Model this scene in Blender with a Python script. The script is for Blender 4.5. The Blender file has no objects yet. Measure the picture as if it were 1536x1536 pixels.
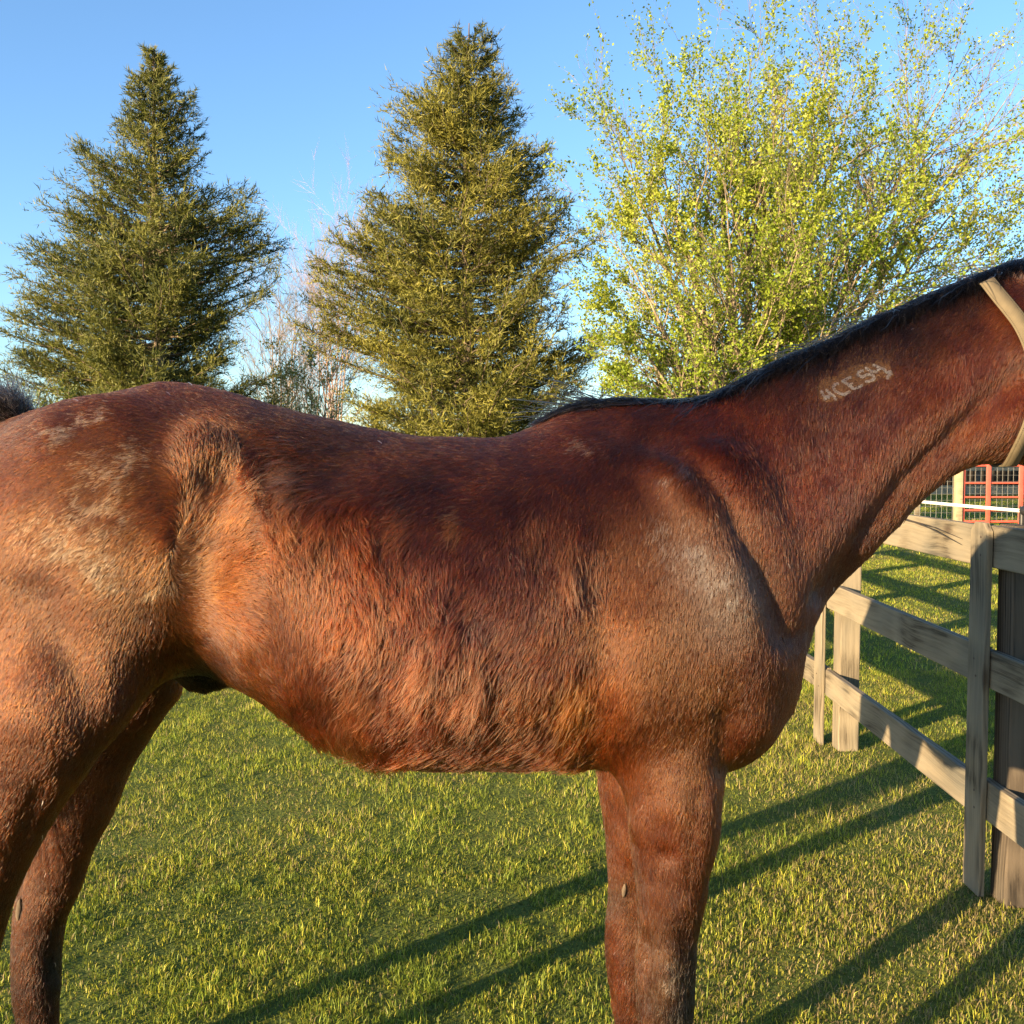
import bpy, math, random
import numpy as np
from mathutils import Vector, Matrix
from mathutils.kdtree import KDTree
from mathutils.bvhtree import BVHTree

sc = bpy.context.scene
COL = sc.collection
rng = np.random.default_rng(7)
random.seed(7)

# ------------------------------------------------------------------ camera, sky, sun, exposure
CAM_Z, PITCH, FPX, HALF = 1.45, math.radians(3.0), 1500.0, 768.0
cam_d = bpy.data.cameras.new('camera')
cam_d.sensor_width = 36.0
cam_d.lens = 36.0 * FPX / (2 * HALF)
cam_d.clip_start, cam_d.clip_end = 0.05, 1500.0
cam = bpy.data.objects.new('camera', cam_d)
COL.objects.link(cam)
cam.location = (0, 0, CAM_Z)
cam.rotation_euler = (math.radians(90) - PITCH, 0, 0)
sc.camera = cam

SUN_ELEV = math.radians(11.5)
SUN_TO = Vector((-0.752, -0.660, 0)).normalized() * math.cos(SUN_ELEV) + Vector((0, 0, math.sin(SUN_ELEV)))
world = bpy.data.worlds.new('World')
sc.world = world
world.use_nodes = True
wn = world.node_tree.nodes
wn.clear()
sky_n = wn.new('ShaderNodeTexSky')
sky_n.sky_type = 'NISHITA'
sky_n.sun_disc = False
sky_n.sun_elevation = SUN_ELEV
sky_n.sun_rotation = math.atan2(SUN_TO.x, SUN_TO.y)
sky_n.altitude = 0
sky_n.air_density = 1.0
sky_n.dust_density = 0.5
sky_n.ozone_density = 3.8
bg = wn.new('ShaderNodeBackground')
bg.inputs['Strength'].default_value = 0.09
wo = wn.new('ShaderNodeOutputWorld')
world.node_tree.links.new(sky_n.outputs[0], bg.inputs[0])
world.node_tree.links.new(bg.outputs[0], wo.inputs[0])

sun_d = bpy.data.lights.new('sun', 'SUN')
sun_d.energy = 5.0
sun_d.angle = math.radians(0.5)
sun_d.color = (1.0, 0.75, 0.445)
sun = bpy.data.objects.new('sun', sun_d)
COL.objects.link(sun)
sun.location = SUN_TO * 30
sun.rotation_euler = SUN_TO.to_track_quat('Z', 'Y').to_euler()

sc.view_settings.view_transform = 'Standard'
sc.view_settings.look = 'None'
sc.view_settings.exposure = 2.0
sc.view_settings.gamma = 1.0
sc.view_settings.use_curve_mapping = False
sc.render.engine = 'CYCLES'
sc.cycles.max_bounces = 8
sc.cycles.transparent_max_bounces = 8

# ------------------------------------------------------------------ helpers
_F = np.array([0, math.cos(PITCH), -math.sin(PITCH)])
_U = np.array([0, math.sin(PITCH), math.cos(PITCH)])
_R = np.array([1.0, 0, 0])
_C = np.array([0, 0, CAM_Z])

def at(px, py, Y):
    """the point on the photograph's ray (1536 px frame) at the depth plane y = Y"""
    d = _F * FPX + _R * (px - HALF) + _U * (HALF - py)
    return _C + d * (Y / d[1])

def to_px(P):
    """photograph coordinates of points on the near side of the horse (used to look measurements up)"""
    q = P - _C
    f = q @ _F
    return np.stack([HALF + FPX * (q @ _R) / f, HALF - FPX * (q @ _U) / f], -1)

def tag(o, label=None, cat=None, group=None, kind=None):
    if label: o['label'] = label
    if cat: o['category'] = cat
    if group: o['group'] = group
    if kind: o['kind'] = kind
    return o

def empty(name, loc=(0, 0, 0)):
    o = bpy.data.objects.new(name, None)
    o.location = loc
    COL.objects.link(o)
    return o

def mesh_np(name, V, F, mat=None, parent=None, col=None, smooth=False, origin=None):
    """one mesh object from arrays; F is (M,3) or (M,4) or a list of such arrays"""
    if not isinstance(F, (list, tuple)): F = [F]
    V = np.asarray(V, dtype=np.float64)
    o0 = np.array(origin if origin is not None else (parent.location if parent else (0, 0, 0)))
    me = bpy.data.meshes.new(name)
    me.vertices.add(len(V))
    me.vertices.foreach_set('co', (V - o0).astype(np.float32).ravel())
    nl = sum(f.size for f in F)
    npoly = sum(len(f) for f in F)
    me.loops.add(nl)
    me.loops.foreach_set('vertex_index', np.concatenate([f.ravel() for f in F]).astype(np.int32))
    me.polygons.add(npoly)
    tot = np.concatenate([np.full(len(f), f.shape[1]) for f in F])
    st = np.concatenate([[0], np.cumsum(tot)[:-1]])
    me.polygons.foreach_set('loop_start', st.astype(np.int32))
    me.polygons.foreach_set('loop_total', tot.astype(np.int32))
    if smooth:
        me.polygons.foreach_set('use_smooth', np.ones(npoly, bool))
    me.update(calc_edges=True)
    if col is not None:
        a = me.attributes.new('Col', 'FLOAT_COLOR', 'POINT')
        c = np.ones((len(V), 4), np.float32)
        c[:, :3] = col
        a.data.foreach_set('color', c.ravel())
    if mat: me.materials.append(mat)
    o = bpy.data.objects.new(name, me)
    COL.objects.link(o)
    if parent:
        o.parent = parent
        if origin is not None:
            o.location = Vector(o0) - parent.location
    elif origin is not None:
        o.location = o0
    return o

def batch_tubes(P, R, s=4):
    """P (N,K,3) polylines, R (N,K) radii -> verts, quads"""
    P = np.asarray(P, float); R = np.asarray(R, float)
    N, K, _ = P.shape
    T = np.gradient(P, axis=1)
    T /= np.linalg.norm(T, axis=2, keepdims=True) + 1e-12
    ref = np.where(np.abs(T[:, :1, 2:3]) > 0.85, np.array([1.0, 0.2, 0]), np.array([0, 0, 1.0]))
    A = np.cross(T, np.broadcast_to(ref, T.shape))
    A /= np.linalg.norm(A, axis=2, keepdims=True) + 1e-12
    B = np.cross(T, A)
    th = np.arange(s) * 2 * np.pi / s
    V = P[:, :, None] + R[:, :, None, None] * (A[:, :, None] * np.cos(th)[:, None] + B[:, :, None] * np.sin(th)[:, None])
    idx = np.arange(N * K * s).reshape(N, K, s)
    a = idx[:, :-1]; b = idx[:, 1:]
    Fq = np.stack([a, np.roll(a, -1, 2), np.roll(b, -1, 2), b], -1).reshape(-1, 4)
    return V.reshape(-1, 3), Fq

class MB:
    """collects shapes for ONE mesh"""
    def __init__(s): s.v = []; s.f = []; s.n = 0
    def add(s, V, F):
        s.v.append(np.asarray(V, float)); s.f.append(np.asarray(F) + s.n); s.n += len(V); return s
    def box(s, lo, hi, ch=0.0):
        x0, y0, z0 = lo; x1, y1, z1 = hi
        V = [(x0,y0,z0),(x1,y0,z0),(x1,y1,z0),(x0,y1,z0),(x0,y0,z1),(x1,y0,z1),(x1,y1,z1),(x0,y1,z1)]
        F = [(0,3,2,1),(4,5,6,7),(0,1,5,4),(1,2,6,5),(2,3,7,6),(3,0,4,7)]
        return s.add(V, F)
    def tube(s, pts, r, n=8, cap=True):
        pts = np.asarray(pts, float)
        r = np.broadcast_to(np.asarray(r, float), (len(pts),))
        V, F = batch_tubes(pts[None], r[None], n)
        s.add(V, F)
        if cap and n == 4:
            pass
        return s
    def build(s, name, mat, parent=None, smooth=False, bevel=0, origin=None):
        o = mesh_np(name, np.concatenate(s.v), s.f, mat, parent, smooth=smooth, origin=origin)
        if bevel:
            m = o.modifiers.new('bevel', 'BEVEL'); m.width = bevel; m.segments = 2; m.limit_method = 'ANGLE'
        return o

def vnoise(P, seed=0):
    """smooth value noise in [-1,1] at points P (N,3)"""
    P = np.asarray(P, float)
    i = np.floor(P).astype(np.int64); f = P - i
    f = f * f * (3 - 2 * f)
    out = np.zeros(len(P))
    for dx in (0, 1):
        for dy in (0, 1):
            for dz in (0, 1):
                h = (i[:, 0] + dx) * 374761393 + (i[:, 1] + dy) * 668265263 + (i[:, 2] + dz) * 2147483647 + seed * 974711
                h = (h ^ (h >> 13)) * 1274126177
                h = (h ^ (h >> 16)) & 0xFFFF
                w = (f[:, 0] if dx else 1 - f[:, 0]) * (f[:, 1] if dy else 1 - f[:, 1]) * (f[:, 2] if dz else 1 - f[:, 2])
                out += w * (h / 32767.5 - 1)
    return out

# ------------------------------------------------------------------ materials
def new_mat(name):
    m = bpy.data.materials.new(name); m.use_nodes = True
    nt = m.node_tree
    return m, nt, nt.nodes, nt.links, nt.nodes['Principled BSDF']

def mat_plain(name, rgb, rough=0.6, metal=0.0, var=0.15, scale=30.0, bump=0.1, spec=0.5):
    m, nt, N, L, b = new_mat(name)
    tc = N.new('ShaderNodeTexCoord'); no = N.new('ShaderNodeTexNoise'); no.inputs['Scale'].default_value = scale
    no.inputs['Detail'].default_value = 5
    L.new(tc.outputs['Object'], no.inputs['Vector'])
    r = N.new('ShaderNodeValToRGB')
    r.color_ramp.elements[0].position = .3; r.color_ramp.elements[1].position = .7
    r.color_ramp.elements[0].color = (*[c * (1 - var) for c in rgb], 1)
    r.color_ramp.elements[1].color = (*[min(1, c * (1 + var)) for c in rgb], 1)
    L.new(no.outputs['Fac'], r.inputs[0]); L.new(r.outputs[0], b.inputs['Base Color'])
    b.inputs['Roughness'].default_value = rough; b.inputs['Metallic'].default_value = metal
    b.inputs['Specular IOR Level'].default_value = spec
    bu = N.new('ShaderNodeBump'); bu.inputs['Strength'].default_value = bump; bu.inputs['Distance'].default_value = .004
    L.new(no.outputs['Fac'], bu.inputs['Height']); L.new(bu.outputs[0], b.inputs['Normal'])
    return m

def mat_col(name, rough=0.7, spec=0.3, transl=0.0, tint=(1, 1, 1)):
    """colour from the mesh's own Col attribute, optionally letting light through (leaves)"""
    m, nt, N, L, b = new_mat(name)
    a = N.new('ShaderNodeAttribute'); a.attribute_name = 'Col'
    L.new(a.outputs['Color'], b.inputs['Base Color'])
    b.inputs['Roughness'].default_value = rough; b.inputs['Specular IOR Level'].default_value = spec
    if transl:
        t = N.new('ShaderNodeBsdfTranslucent'); mx = N.new('ShaderNodeMixShader'); mx.inputs[0].default_value = transl
        mu = N.new('ShaderNodeMix'); mu.data_type = 'RGBA'; mu.blend_type = 'MULTIPLY'; mu.inputs[0].default_value = 1
        L.new(a.outputs['Color'], mu.inputs[6]); mu.inputs[7].default_value = (*tint, 1)
        L.new(mu.outputs[2], t.inputs['Color'])
        L.new(b.outputs[0], mx.inputs[1]); L.new(t.outputs[0], mx.inputs[2])
        L.new(mx.outputs[0], N['Material Output'].inputs['Surface'])
    return m

def mat_hair(name, rough=0.35, radial=0.5, coat=0.0, rgb=None, ior=1.34):
    m = bpy.data.materials.new(name); m.use_nodes = True
    N = m.node_tree.nodes; L = m.node_tree.links
    N.clear()
    h = N.new('ShaderNodeBsdfHairPrincipled'); out = N.new('ShaderNodeOutputMaterial')
    h.parametrization = 'COLOR'
    if rgb is None:
        a = N.new('ShaderNodeAttribute'); a.attribute_name = 'Col'
        L.new(a.outputs['Color'], h.inputs['Color'])
    else:
        h.inputs['Color'].default_value = (*rgb, 1)
    h.inputs['Roughness'].default_value = rough
    h.inputs['Radial Roughness'].default_value = radial
    h.inputs['Random Roughness'].default_value = 0.2; h.inputs['IOR'].default_value = ior
    if 'Coat' in h.inputs: h.inputs['Coat'].default_value = coat
    L.new(h.outputs[0], out.inputs['Surface'])
    return m

def mat_wood(name, dark, light, dirt=0.25):
    """weathered planks: grain along the object's own x axis, knots, grey streaks, per-object tone"""
    m, nt, N, L, b = new_mat(name)
    tc = N.new('ShaderNodeTexCoord'); oi = N.new('ShaderNodeObjectInfo')
    off = N.new('ShaderNodeVectorMath'); off.operation = 'MULTIPLY_ADD'
    cx = N.new('ShaderNodeCombineXYZ')
    for k in range(3): L.new(oi.outputs['Random'], cx.inputs[k])
    L.new(cx.outputs[0], off.inputs[0]); off.inputs[1].default_value = (17, 9, 5)
    L.new(tc.outputs['Object'], off.inputs[2])
    mp = N.new('ShaderNodeMapping'); mp.inputs['Scale'].default_value = (1.3, 48, 48)
    L.new(off.outputs[0], mp.inputs[0])
    # bend the grain a little, so that it wanders round knots
    wob = N.new('ShaderNodeTexNoise'); wob.inputs['Scale'].default_value = 2.5; wob.inputs['Detail'].default_value = 1
    L.new(off.outputs[0], wob.inputs['Vector'])
    ad = N.new('ShaderNodeVectorMath'); ad.operation = 'MULTIPLY_ADD'
    L.new(wob.outputs['Color'], ad.inputs[0]); ad.inputs[1].default_value = (0, 2.4, 2.4); L.new(mp.outputs[0], ad.inputs[2])
    g1 = N.new('ShaderNodeTexNoise'); g1.inputs['Scale'].default_value = 1.6; g1.inputs['Detail'].default_value = 7; g1.inputs['Roughness'].default_value = .72
    L.new(ad.outputs[0], g1.inputs['Vector'])
    wv = N.new('ShaderNodeTexWave'); wv.bands_direction = 'Y'; wv.inputs['Scale'].default_value = .42; wv.inputs['Distortion'].default_value = 1.6
    wv.inputs['Detail'].default_value = 3; wv.inputs['Detail Scale'].default_value = 1.2
    L.new(ad.outputs[0], wv.inputs['Vector'])
    mixg = N.new('ShaderNodeMath'); mixg.operation = 'MULTIPLY_ADD'; mixg.inputs[1].default_value = .24
    L.new(wv.outputs['Fac'], mixg.inputs[0])
    sc_ = N.new('ShaderNodeMath'); sc_.operation = 'MULTIPLY'; sc_.inputs[1].default_value = .84
    L.new(g1.outputs['Fac'], sc_.inputs[0]); L.new(sc_.outputs[0], mixg.inputs[2])
    rp = N.new('ShaderNodeValToRGB')
    e = rp.color_ramp.elements
    e[0].position = .34; e[0].color = (*dark, 1); e[1].position = .68; e[1].color = (*light, 1)
    x = e.new(.46); x.color = (*[a * .45 + c * .55 for a, c in zip(dark, light)], 1)
    L.new(mixg.outputs[0], rp.inputs[0])
    # grey-green weather stains in large patches
    st = N.new('ShaderNodeTexNoise'); st.inputs['Scale'].default_value = 4.0; st.inputs['Detail'].default_value = 6
    mp2 = N.new('ShaderNodeMapping'); mp2.inputs['Scale'].default_value = (.6, 1.6, 1.6)
    L.new(off.outputs[0], mp2.inputs[0]); L.new(mp2.outputs[0], st.inputs['Vector'])
    sr = N.new('ShaderNodeValToRGB'); sr.color_ramp.elements[0].position = .45; sr.color_ramp.elements[1].position = .72
    L.new(st.outputs['Fac'], sr.inputs[0])
    mx = N.new('ShaderNodeMix'); mx.data_type = 'RGBA'
    ms = N.new('ShaderNodeMath'); ms.operation = 'MULTIPLY'; ms.inputs[1].default_value = dirt
    L.new(sr.outputs[0], ms.inputs[0]); L.new(ms.outputs[0], mx.inputs[0])
    L.new(rp.outputs[0], mx.inputs[6]); mx.inputs[7].default_value = (.10, .10, .085, 1)
    # knots
    vo = N.new('ShaderNodeTexVoronoi'); vo.inputs['Scale'].default_value = 1.0
    mp3 = N.new('ShaderNodeMapping'); mp3.inputs['Scale'].default_value = (2.4, 7, 7)
    L.new(off.outputs[0], mp3.inputs[0]); L.new(mp3.outputs[0], vo.inputs['Vector'])
    kr = N.new('ShaderNodeValToRGB'); kr.color_ramp.elements[0].position = .05; kr.color_ramp.elements[1].position = .13
    kr.color_ramp.elements[0].color = (.8, .8, .8, 1); kr.color_ramp.elements[1].color = (0, 0, 0, 1)
    L.new(vo.outputs['Distance'], kr.inputs[0])
    mk = N.new('ShaderNodeMix'); mk.data_type = 'RGBA'
    L.new(kr.outputs[0], mk.inputs[0]); L.new(mx.outputs[2], mk.inputs[6]); mk.inputs[7].default_value = (.055, .04, .028, 1)
    L.new(mk.outputs[2], b.inputs['Base Color'])
    b.inputs['Roughness'].default_value = .85; b.inputs['Specular IOR Level'].default_value = .2
    bu = N.new('ShaderNodeBump'); bu.inputs['Strength'].default_value = .55; bu.inputs['Distance'].default_value = .003
    L.new(mixg.outputs[0], bu.inputs['Height']); L.new(bu.outputs[0], b.inputs['Normal'])
    return m

M_wood = mat_wood('weathered_wood', (.055, .043, .028), (.225, .185, .125), .55)
M_wood_dark = mat_wood('dark_wood', (.018, .014, .011), (.10, .078, .056), .3)
M_wood_new = mat_wood('pale_wood', (.19, .15, .095), (.36, .285, .18), .2)
M_red = mat_plain('red_paint', (.50, .085, .055), .45, 0, .12, 9, .05)
M_white = mat_plain('white_tape', (.8, .78, .7), .5, 0, .05, 40)
M_black = mat_plain('black_plastic', (.02, .02, .02), .4, 0, .2, 40)
M_wire = mat_plain('galvanised_wire', (.28, .28, .26), .5, .6, .1, 30)
M_barn = mat_wood('barn_boards', (.010, .008, .007), (.035, .028, .022), .2)
M_roof = mat_plain('shed_roof', (.16, .15, .14), .6, .2, .2, 2)
M_nail = mat_plain('nail_rust', (.06, .04, .03), .7, .3, .3, 200)

# ------------------------------------------------------------------ ground
def build_ground():
    m, nt, N, L, b = new_mat('lawn_soil')
    tc = N.new('ShaderNodeTexCoord')
    n1 = N.new('ShaderNodeTexNoise'); n1.inputs['Scale'].default_value = .35; n1.inputs['Detail'].default_value = 8; n1.inputs['Roughness'].default_value = .65
    n2 = N.new('ShaderNodeTexNoise'); n2.inputs['Scale'].default_value = 55; n2.inputs['Detail'].default_value = 4
    L.new(tc.outputs['Object'], n1.inputs['Vector']); L.new(tc.outputs['Object'], n2.inputs['Vector'])
    r1 = N.new('ShaderNodeValToRGB'); e = r1.color_ramp.elements
    e[0].position = .32; e[0].color = (.085, .11, .022, 1)
    e[1].position = .62; e[1].color = (.125, .145, .032, 1)
    x = e.new(.78); x.color = (.18, .155, .06, 1)
    L.new(n1.outputs['Fac'], r1.inputs[0])
    mu = N.new('ShaderNodeMix'); mu.data_type = 'RGBA'; mu.blend_type = 'MULTIPLY'; mu.inputs[0].default_value = .8
    r2 = N.new('ShaderNodeValToRGB'); r2.color_ramp.elements[0].color = (.45, .45, .45, 1); r2.color_ramp.elements[1].color = (1.25, 1.25, 1.2, 1)
    r2.color_ramp.elements[0].position = .3; r2.color_ramp.elements[1].position = .7
    L.new(n2.outputs['Fac'], r2.inputs[0]); L.new(r1.outputs[0], mu.inputs[6]); L.new(r2.outputs[0], mu.inputs[7])
    L.new(mu.outputs[2], b.inputs['Base Color'])
    b.inputs['Roughness'].default_value = 1; b.inputs['Specular IOR Level'].default_value = .1
    bu = N.new('ShaderNodeBump'); bu.inputs['Strength'].default_value = .35; bu.inputs['Distance'].default_value = .02
    L.new(n2.outputs['Fac'], bu.inputs['Height']); L.new(bu.outputs[0], b.inputs['Normal'])
    n = 60
    g = np.linspace(-1, 1, n + 1); g = np.sign(g) * np.abs(g) ** 2 * 600
    X, Y = np.meshgrid(g, g, indexing='ij')
    V = np.stack([X, Y, np.zeros_like(X)], -1).reshape(-1, 3)
    idx = np.arange((n + 1) ** 2).reshape(n + 1, n + 1)
    F = np.stack([idx[:-1, :-1], idx[1:, :-1], idx[1:, 1:], idx[:-1, 1:]], -1).reshape(-1, 4)
    o = mesh_np('ground', V, F, m)
    tag(o, 'mown pasture of short green grass with straw patches', 'ground', kind='structure')
build_ground()

def build_grass():
    parts = []
    def scatter(y0, y1, dens, xlo, xhi):
        """roots in y0..y1 with x between xlo(y), xhi(y)"""
        ymid = np.linspace(y0, y1, 60); w = xhi(ymid) - xlo(ymid)
        area = np.trapz(w, ymid); n = int(area * dens)
        cdf = np.concatenate([[0], np.cumsum((w[1:] + w[:-1]) / 2)]); cdf /= cdf[-1]
        y = np.interp(rng.random(n), cdf, ymid)
        x = xlo(y) + (xhi(y) - xlo(y)) * rng.random(n)
        return x, y
    specs = [  # y0 y1 density length width
        (1.3, 3.6, 25500, .0175, .0026, lambda y: -.58 * y - .45, lambda y: .62 * y + .6),
        (3.6, 6.8, 20000, .019, .0038, lambda y: -.55 * y - .3, lambda y: .62 * y + .5),
        (6.8, 15, 3800, .022, .0075, lambda y: .26 * y, lambda y: .60 * y + .3),
        (6.8, 13, 2400, .019, .008, lambda y: -.5 * y, lambda y: .26 * y),
        (15, 48, 320, .038, .020, lambda y: .34 * y, lambda y: .58 * y),
    ]
    VV = []; CC = []; n0 = 0; FF3 = []; FF4 = []
    for (y0, y1, dens, ln, wd, lo, hi) in specs:
        x, y = scatter(y0, y1, dens, lo, hi)
        n = len(x)
        P = np.stack([x, y, np.zeros(n)], -1)
        cl = vnoise(P * [24, 24, 1], 3) * .6 + vnoise(P * [8, 8, 1], 4) * .6 + vnoise(P * [2.2, 2.2, 1], 5) * .45
        dry = vnoise(P * [1.3, 1.3, 1], 11) * .55 + vnoise(P * [4.5, 4.5, 1], 12) * .45
        fence = np.exp(-((x - 1.55) / .30) ** 2) * .30 + .22 * np.clip((x - .35) / .6, 0, 1) * np.clip((6 - y) / 2.5, 0, 1)
        thin = rng.random(n) < np.clip(1 + .6 * cl, .35, 1) * (.50 + .50 * np.clip(1.15 - np.clip(dry + fence - .3, 0, 1) * 1.4, 0, 1))
        P, cl, dry, fence = P[thin], cl[thin], dry[thin], fence[thin]; n = len(P)
        h = ln * np.clip(1 + .75 * cl, .5, 2.0) * rng.lognormal(0, .33, n)
        az = rng.random(n) * 2 * np.pi
        lean = np.abs(rng.normal(1.0, .5, n))
        d = np.stack([np.cos(az), np.sin(az)], -1)
        w = wd * rng.uniform(.55, 1.25, n)
        sd = np.stack([-d[:, 1], d[:, 0], np.zeros(n)], -1) * w[:, None] * .5
        tw = rng.normal(0, .6, n)
        sd = sd * np.cos(tw)[:, None] + np.stack([d[:, 0], d[:, 1], np.zeros(n)], -1) * (np.sin(tw) * w * .5)[:, None]
        lx = np.concatenate([d, np.zeros((n, 1))], 1)
        up = np.array([0, 0, 1.0])
        base = P - up * .004
        mid = P + up * (h * .55 * np.cos(lean * .5))[:, None] + lx * (h * .55 * np.sin(lean * .5))[:, None]
        tip = mid + up * (h * .5 * np.cos(lean * 1.5))[:, None] + lx * (h * .5 * np.sin(lean * 1.5))[:, None]
        tip[:, 2] = np.maximum(tip[:, 2], .003)
        ii = np.arange(n)[:, None]
        if y0 < 3:
            V = np.stack([base - sd, base + sd, mid + sd * .85, mid - sd * .85, tip], 1); nv = 5
            FF4.append(ii * 5 + n0 + np.array([[0, 1, 2, 3]])); FF3.append(ii * 5 + n0 + np.array([[3, 2, 4]]))
        else:
            V = np.stack([base - sd * 1.15, base + sd * 1.15, tip], 1); nv = 3
            FF3.append(ii * 3 + n0 + np.array([[0, 1, 2]]))
        g = np.array([.175, .22, .027]) * rng.uniform(.6, 1.35, (n, 1)) * (1 + .45 * cl[:, None])
        yl = np.array([.42, .40, .05]) * rng.uniform(.6, 1.25, (n, 1)) * (1 + .25 * cl[:, None])
        sw = np.array([.34, .26, .12]) * rng.uniform(.6, 1.15, (n, 1))
        py_ = rng.random(n)
        k = np.clip(.36 + .4 * dry + fence * .3, .05, .8)
        c = np.where((py_ < k)[:, None], yl, g)
        ks = np.clip(.06 + .55 * np.clip(dry, 0, 1) + fence * .6, 0, .7)
        c = np.where((rng.random(n) < ks)[:, None], sw, c)
        c5 = np.repeat(c[:, None], nv, 1)
        VV.append(V.reshape(-1, 3)); CC.append(c5.reshape(-1, 3)); n0 += n * nv
    m = mat_col('grass_blade', .55, .35, .42, (1.1, 1.15, .5))
    o = mesh_np('grass', np.concatenate(VV), [np.concatenate(FF4), np.concatenate(FF3)], m, col=np.concatenate(CC))
    tag(o, 'short mown yellow green grass under and around the horse', 'grass', kind='stuff')
build_grass()

# ------------------------------------------------------------------ paddock fence beside the horse
def plank(name, L, W, T, mat, parent, loc, rot, ch=0, bevel=.004):
    """board with its length along local x, width along local z, thickness along local y; ch chamfers the far (+x) corners"""
    h = W / 2; t = T / 2
    prof = [(-L/2, -h), (L/2 - ch, -h), (L/2, -h + ch), (L/2, h - ch), (L/2 - ch, h), (-L/2, h)] if ch else [(-L/2, -h), (L/2, -h), (L/2, h), (-L/2, h)]
    n = len(prof)
    V = [(x, -t, z) for x, z in prof] + [(x, t, z) for x, z in prof]
    me = bpy.data.meshes.new(name)
    me.from_pydata(V, [], [list(range(n)), list(range(2*n-1, n-1, -1))] + [[i + n, (i+1) % n + n, (i+1) % n, i] for i in range(n)])
    me.materials.append(mat)
    o = bpy.data.objects.new(name, me); COL.objects.link(o); o.parent = parent
    o.location = Vector(loc) - parent.location; o.rotation_euler = rot
    if bevel:
        m = o.modifiers.new('bevel', 'BEVEL'); m.width = bevel; m.segments = 2; m.limit_method = 'ANGLE'
    return o

def build_fence():
    R90 = math.radians(90)
    f = empty('board_fence', (1.6, 3.2, 0))
    tag(f, 'weathered grey three rail wooden board fence beside the horse', 'fence')
    xo = 1.536                       # outer face of the battens
    posts = [-2.05, -.31, 1.43, 3.17, 4.91, 6.65, 8.39, 10.13, 11.87]
    zr = [(1.10, 1.235), (.70, .825), (.26, .39)]
    for i, y in enumerate(posts):
        dx = (0, .012, -.01, 0, .028, .01, .03, .02, .04)[i]
        plank('post', 1.66, .10, .105, M_wood_dark if i == 3 else M_wood, f, (xo + dx + .058 + .0525, y + .05, .41), (0, -R90, math.radians(random.uniform(-1, 1))), .0, .006)
        # covering batten, nailed over the rail ends
        b = plank('batten', 1.235, .115, .021, M_wood, f, (xo + dx + .0105, y + .113 + (.047 if i == 4 else 0), .6275), (0, -R90, R90), .028, .003)
        if i == 4: b.location.z += -.02
        if i in (2, 3, 4, 5):
            for z0, z1 in zr:
                for q in (.28, .72):
                    p = np.array([xo + dx - .001, y + .113 + (.047 if i == 4 else 0) + random.uniform(-.02, .02), z0 + (z1 - z0) * q])
                    MB().tube([p, p + [.004, 0, 0]], .0042, 7).add([p + [0, .0042 * math.cos(a), .0042 * math.sin(a)] for a in np.arange(8) * math.pi / 4], [list(range(8))]).build('nail', M_nail, f)
    for i in range(len(posts) - 1):
        y0, y1 = posts[i] + .113, posts[i + 1] + .113
        dx0 = (0, .012, -.01, 0, .028, .01, .03, .02, .04)[i]; dx1 = (0, .012, -.01, 0, .028, .01, .03, .02, .04)[i + 1]
        for j, (z0, z1) in enumerate(zr):
            a = math.atan2(dx1 - dx0, y1 - y0)
            plank('rail', y1 - y0 - .006, z1 - z0 + random.uniform(-.004, .004), .033, M_wood, f,
                  (xo + .041 + (dx0 + dx1) / 2, (y0 + y1) / 2, (z0 + z1) / 2 + random.uniform(-.006, .006)),
                  (math.radians(random.uniform(-1, 1)), math.radians(random.uniform(-.35, .35)), R90 - a), 0, .004)
    # electric tape on insulators
    t = empty('electric_tape', (1.64, 3.05, 1.29))
    tag(t, 'thin white electric fence tape strung just above the top rail', 'fence tape')
    pts = [(1.63, y, 1.288 - .006 * math.sin((y - 3) * 1.4)) for y in np.linspace(-2, 11.9, 60)]
    w = .0055
    P = np.array(pts)
    V = np.concatenate([P + [0.001, 0, -w], P + [0.001, 0, w], P + [-.001, 0, w], P + [-.001, 0, -w]])
    n = len(P); i = np.arange(n - 1)
    F = np.concatenate([np.stack([i + a * n, i + b * n, i + 1 + b * n, i + 1 + a * n], -1) for a, b in ((0, 1), (1, 2), (2, 3), (3, 0))])
    mesh_np('tape', V, F, M_white, t)
    for y in posts:
        mb = MB()
        mb.tube([(1.645, y + .05, 1.235), (1.645, y + .05, 1.30)], .009, 8)
        mb.tube([(1.632, y + .02, 1.288), (1.632, y - .0, 1.288), (1.632, y - .02, 1.288)], [.013, .019, .013], 8)
        mb.tube([(1.645, y + .05, 1.288), (1.632, y + .0, 1.288)], .008, 6)
        mb.build('insulator', M_black, t, True)
    # two dark dry stems hanging on the top rail
    for k, (a, b_) in enumerate((((1345, 776), (1394, 817)), ((1349, 777), (1384, 808)))):
        pa, pb = at(*a, 3.85), at(*b_, 3.45)
        pa[0] = 1.50; pb[0] = 1.555
        mid = (pa + pb) / 2 + np.array([0, 0, .008])
        mb = MB(); mb.tube([pa + (pa - mid) * .8, pa, mid, pb], [.0012, .0025, .0022, .0008], 5)
        o = mb.build('dry_stem', mat_plain('dry_stem', (.03, .022, .015), .8), None, True, origin=tuple(pa))
        tag(o, ('longer', 'shorter')[k] + ' of two dark dry stems leaning on the sunlit top rail', 'stem')
build_fence()

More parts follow.
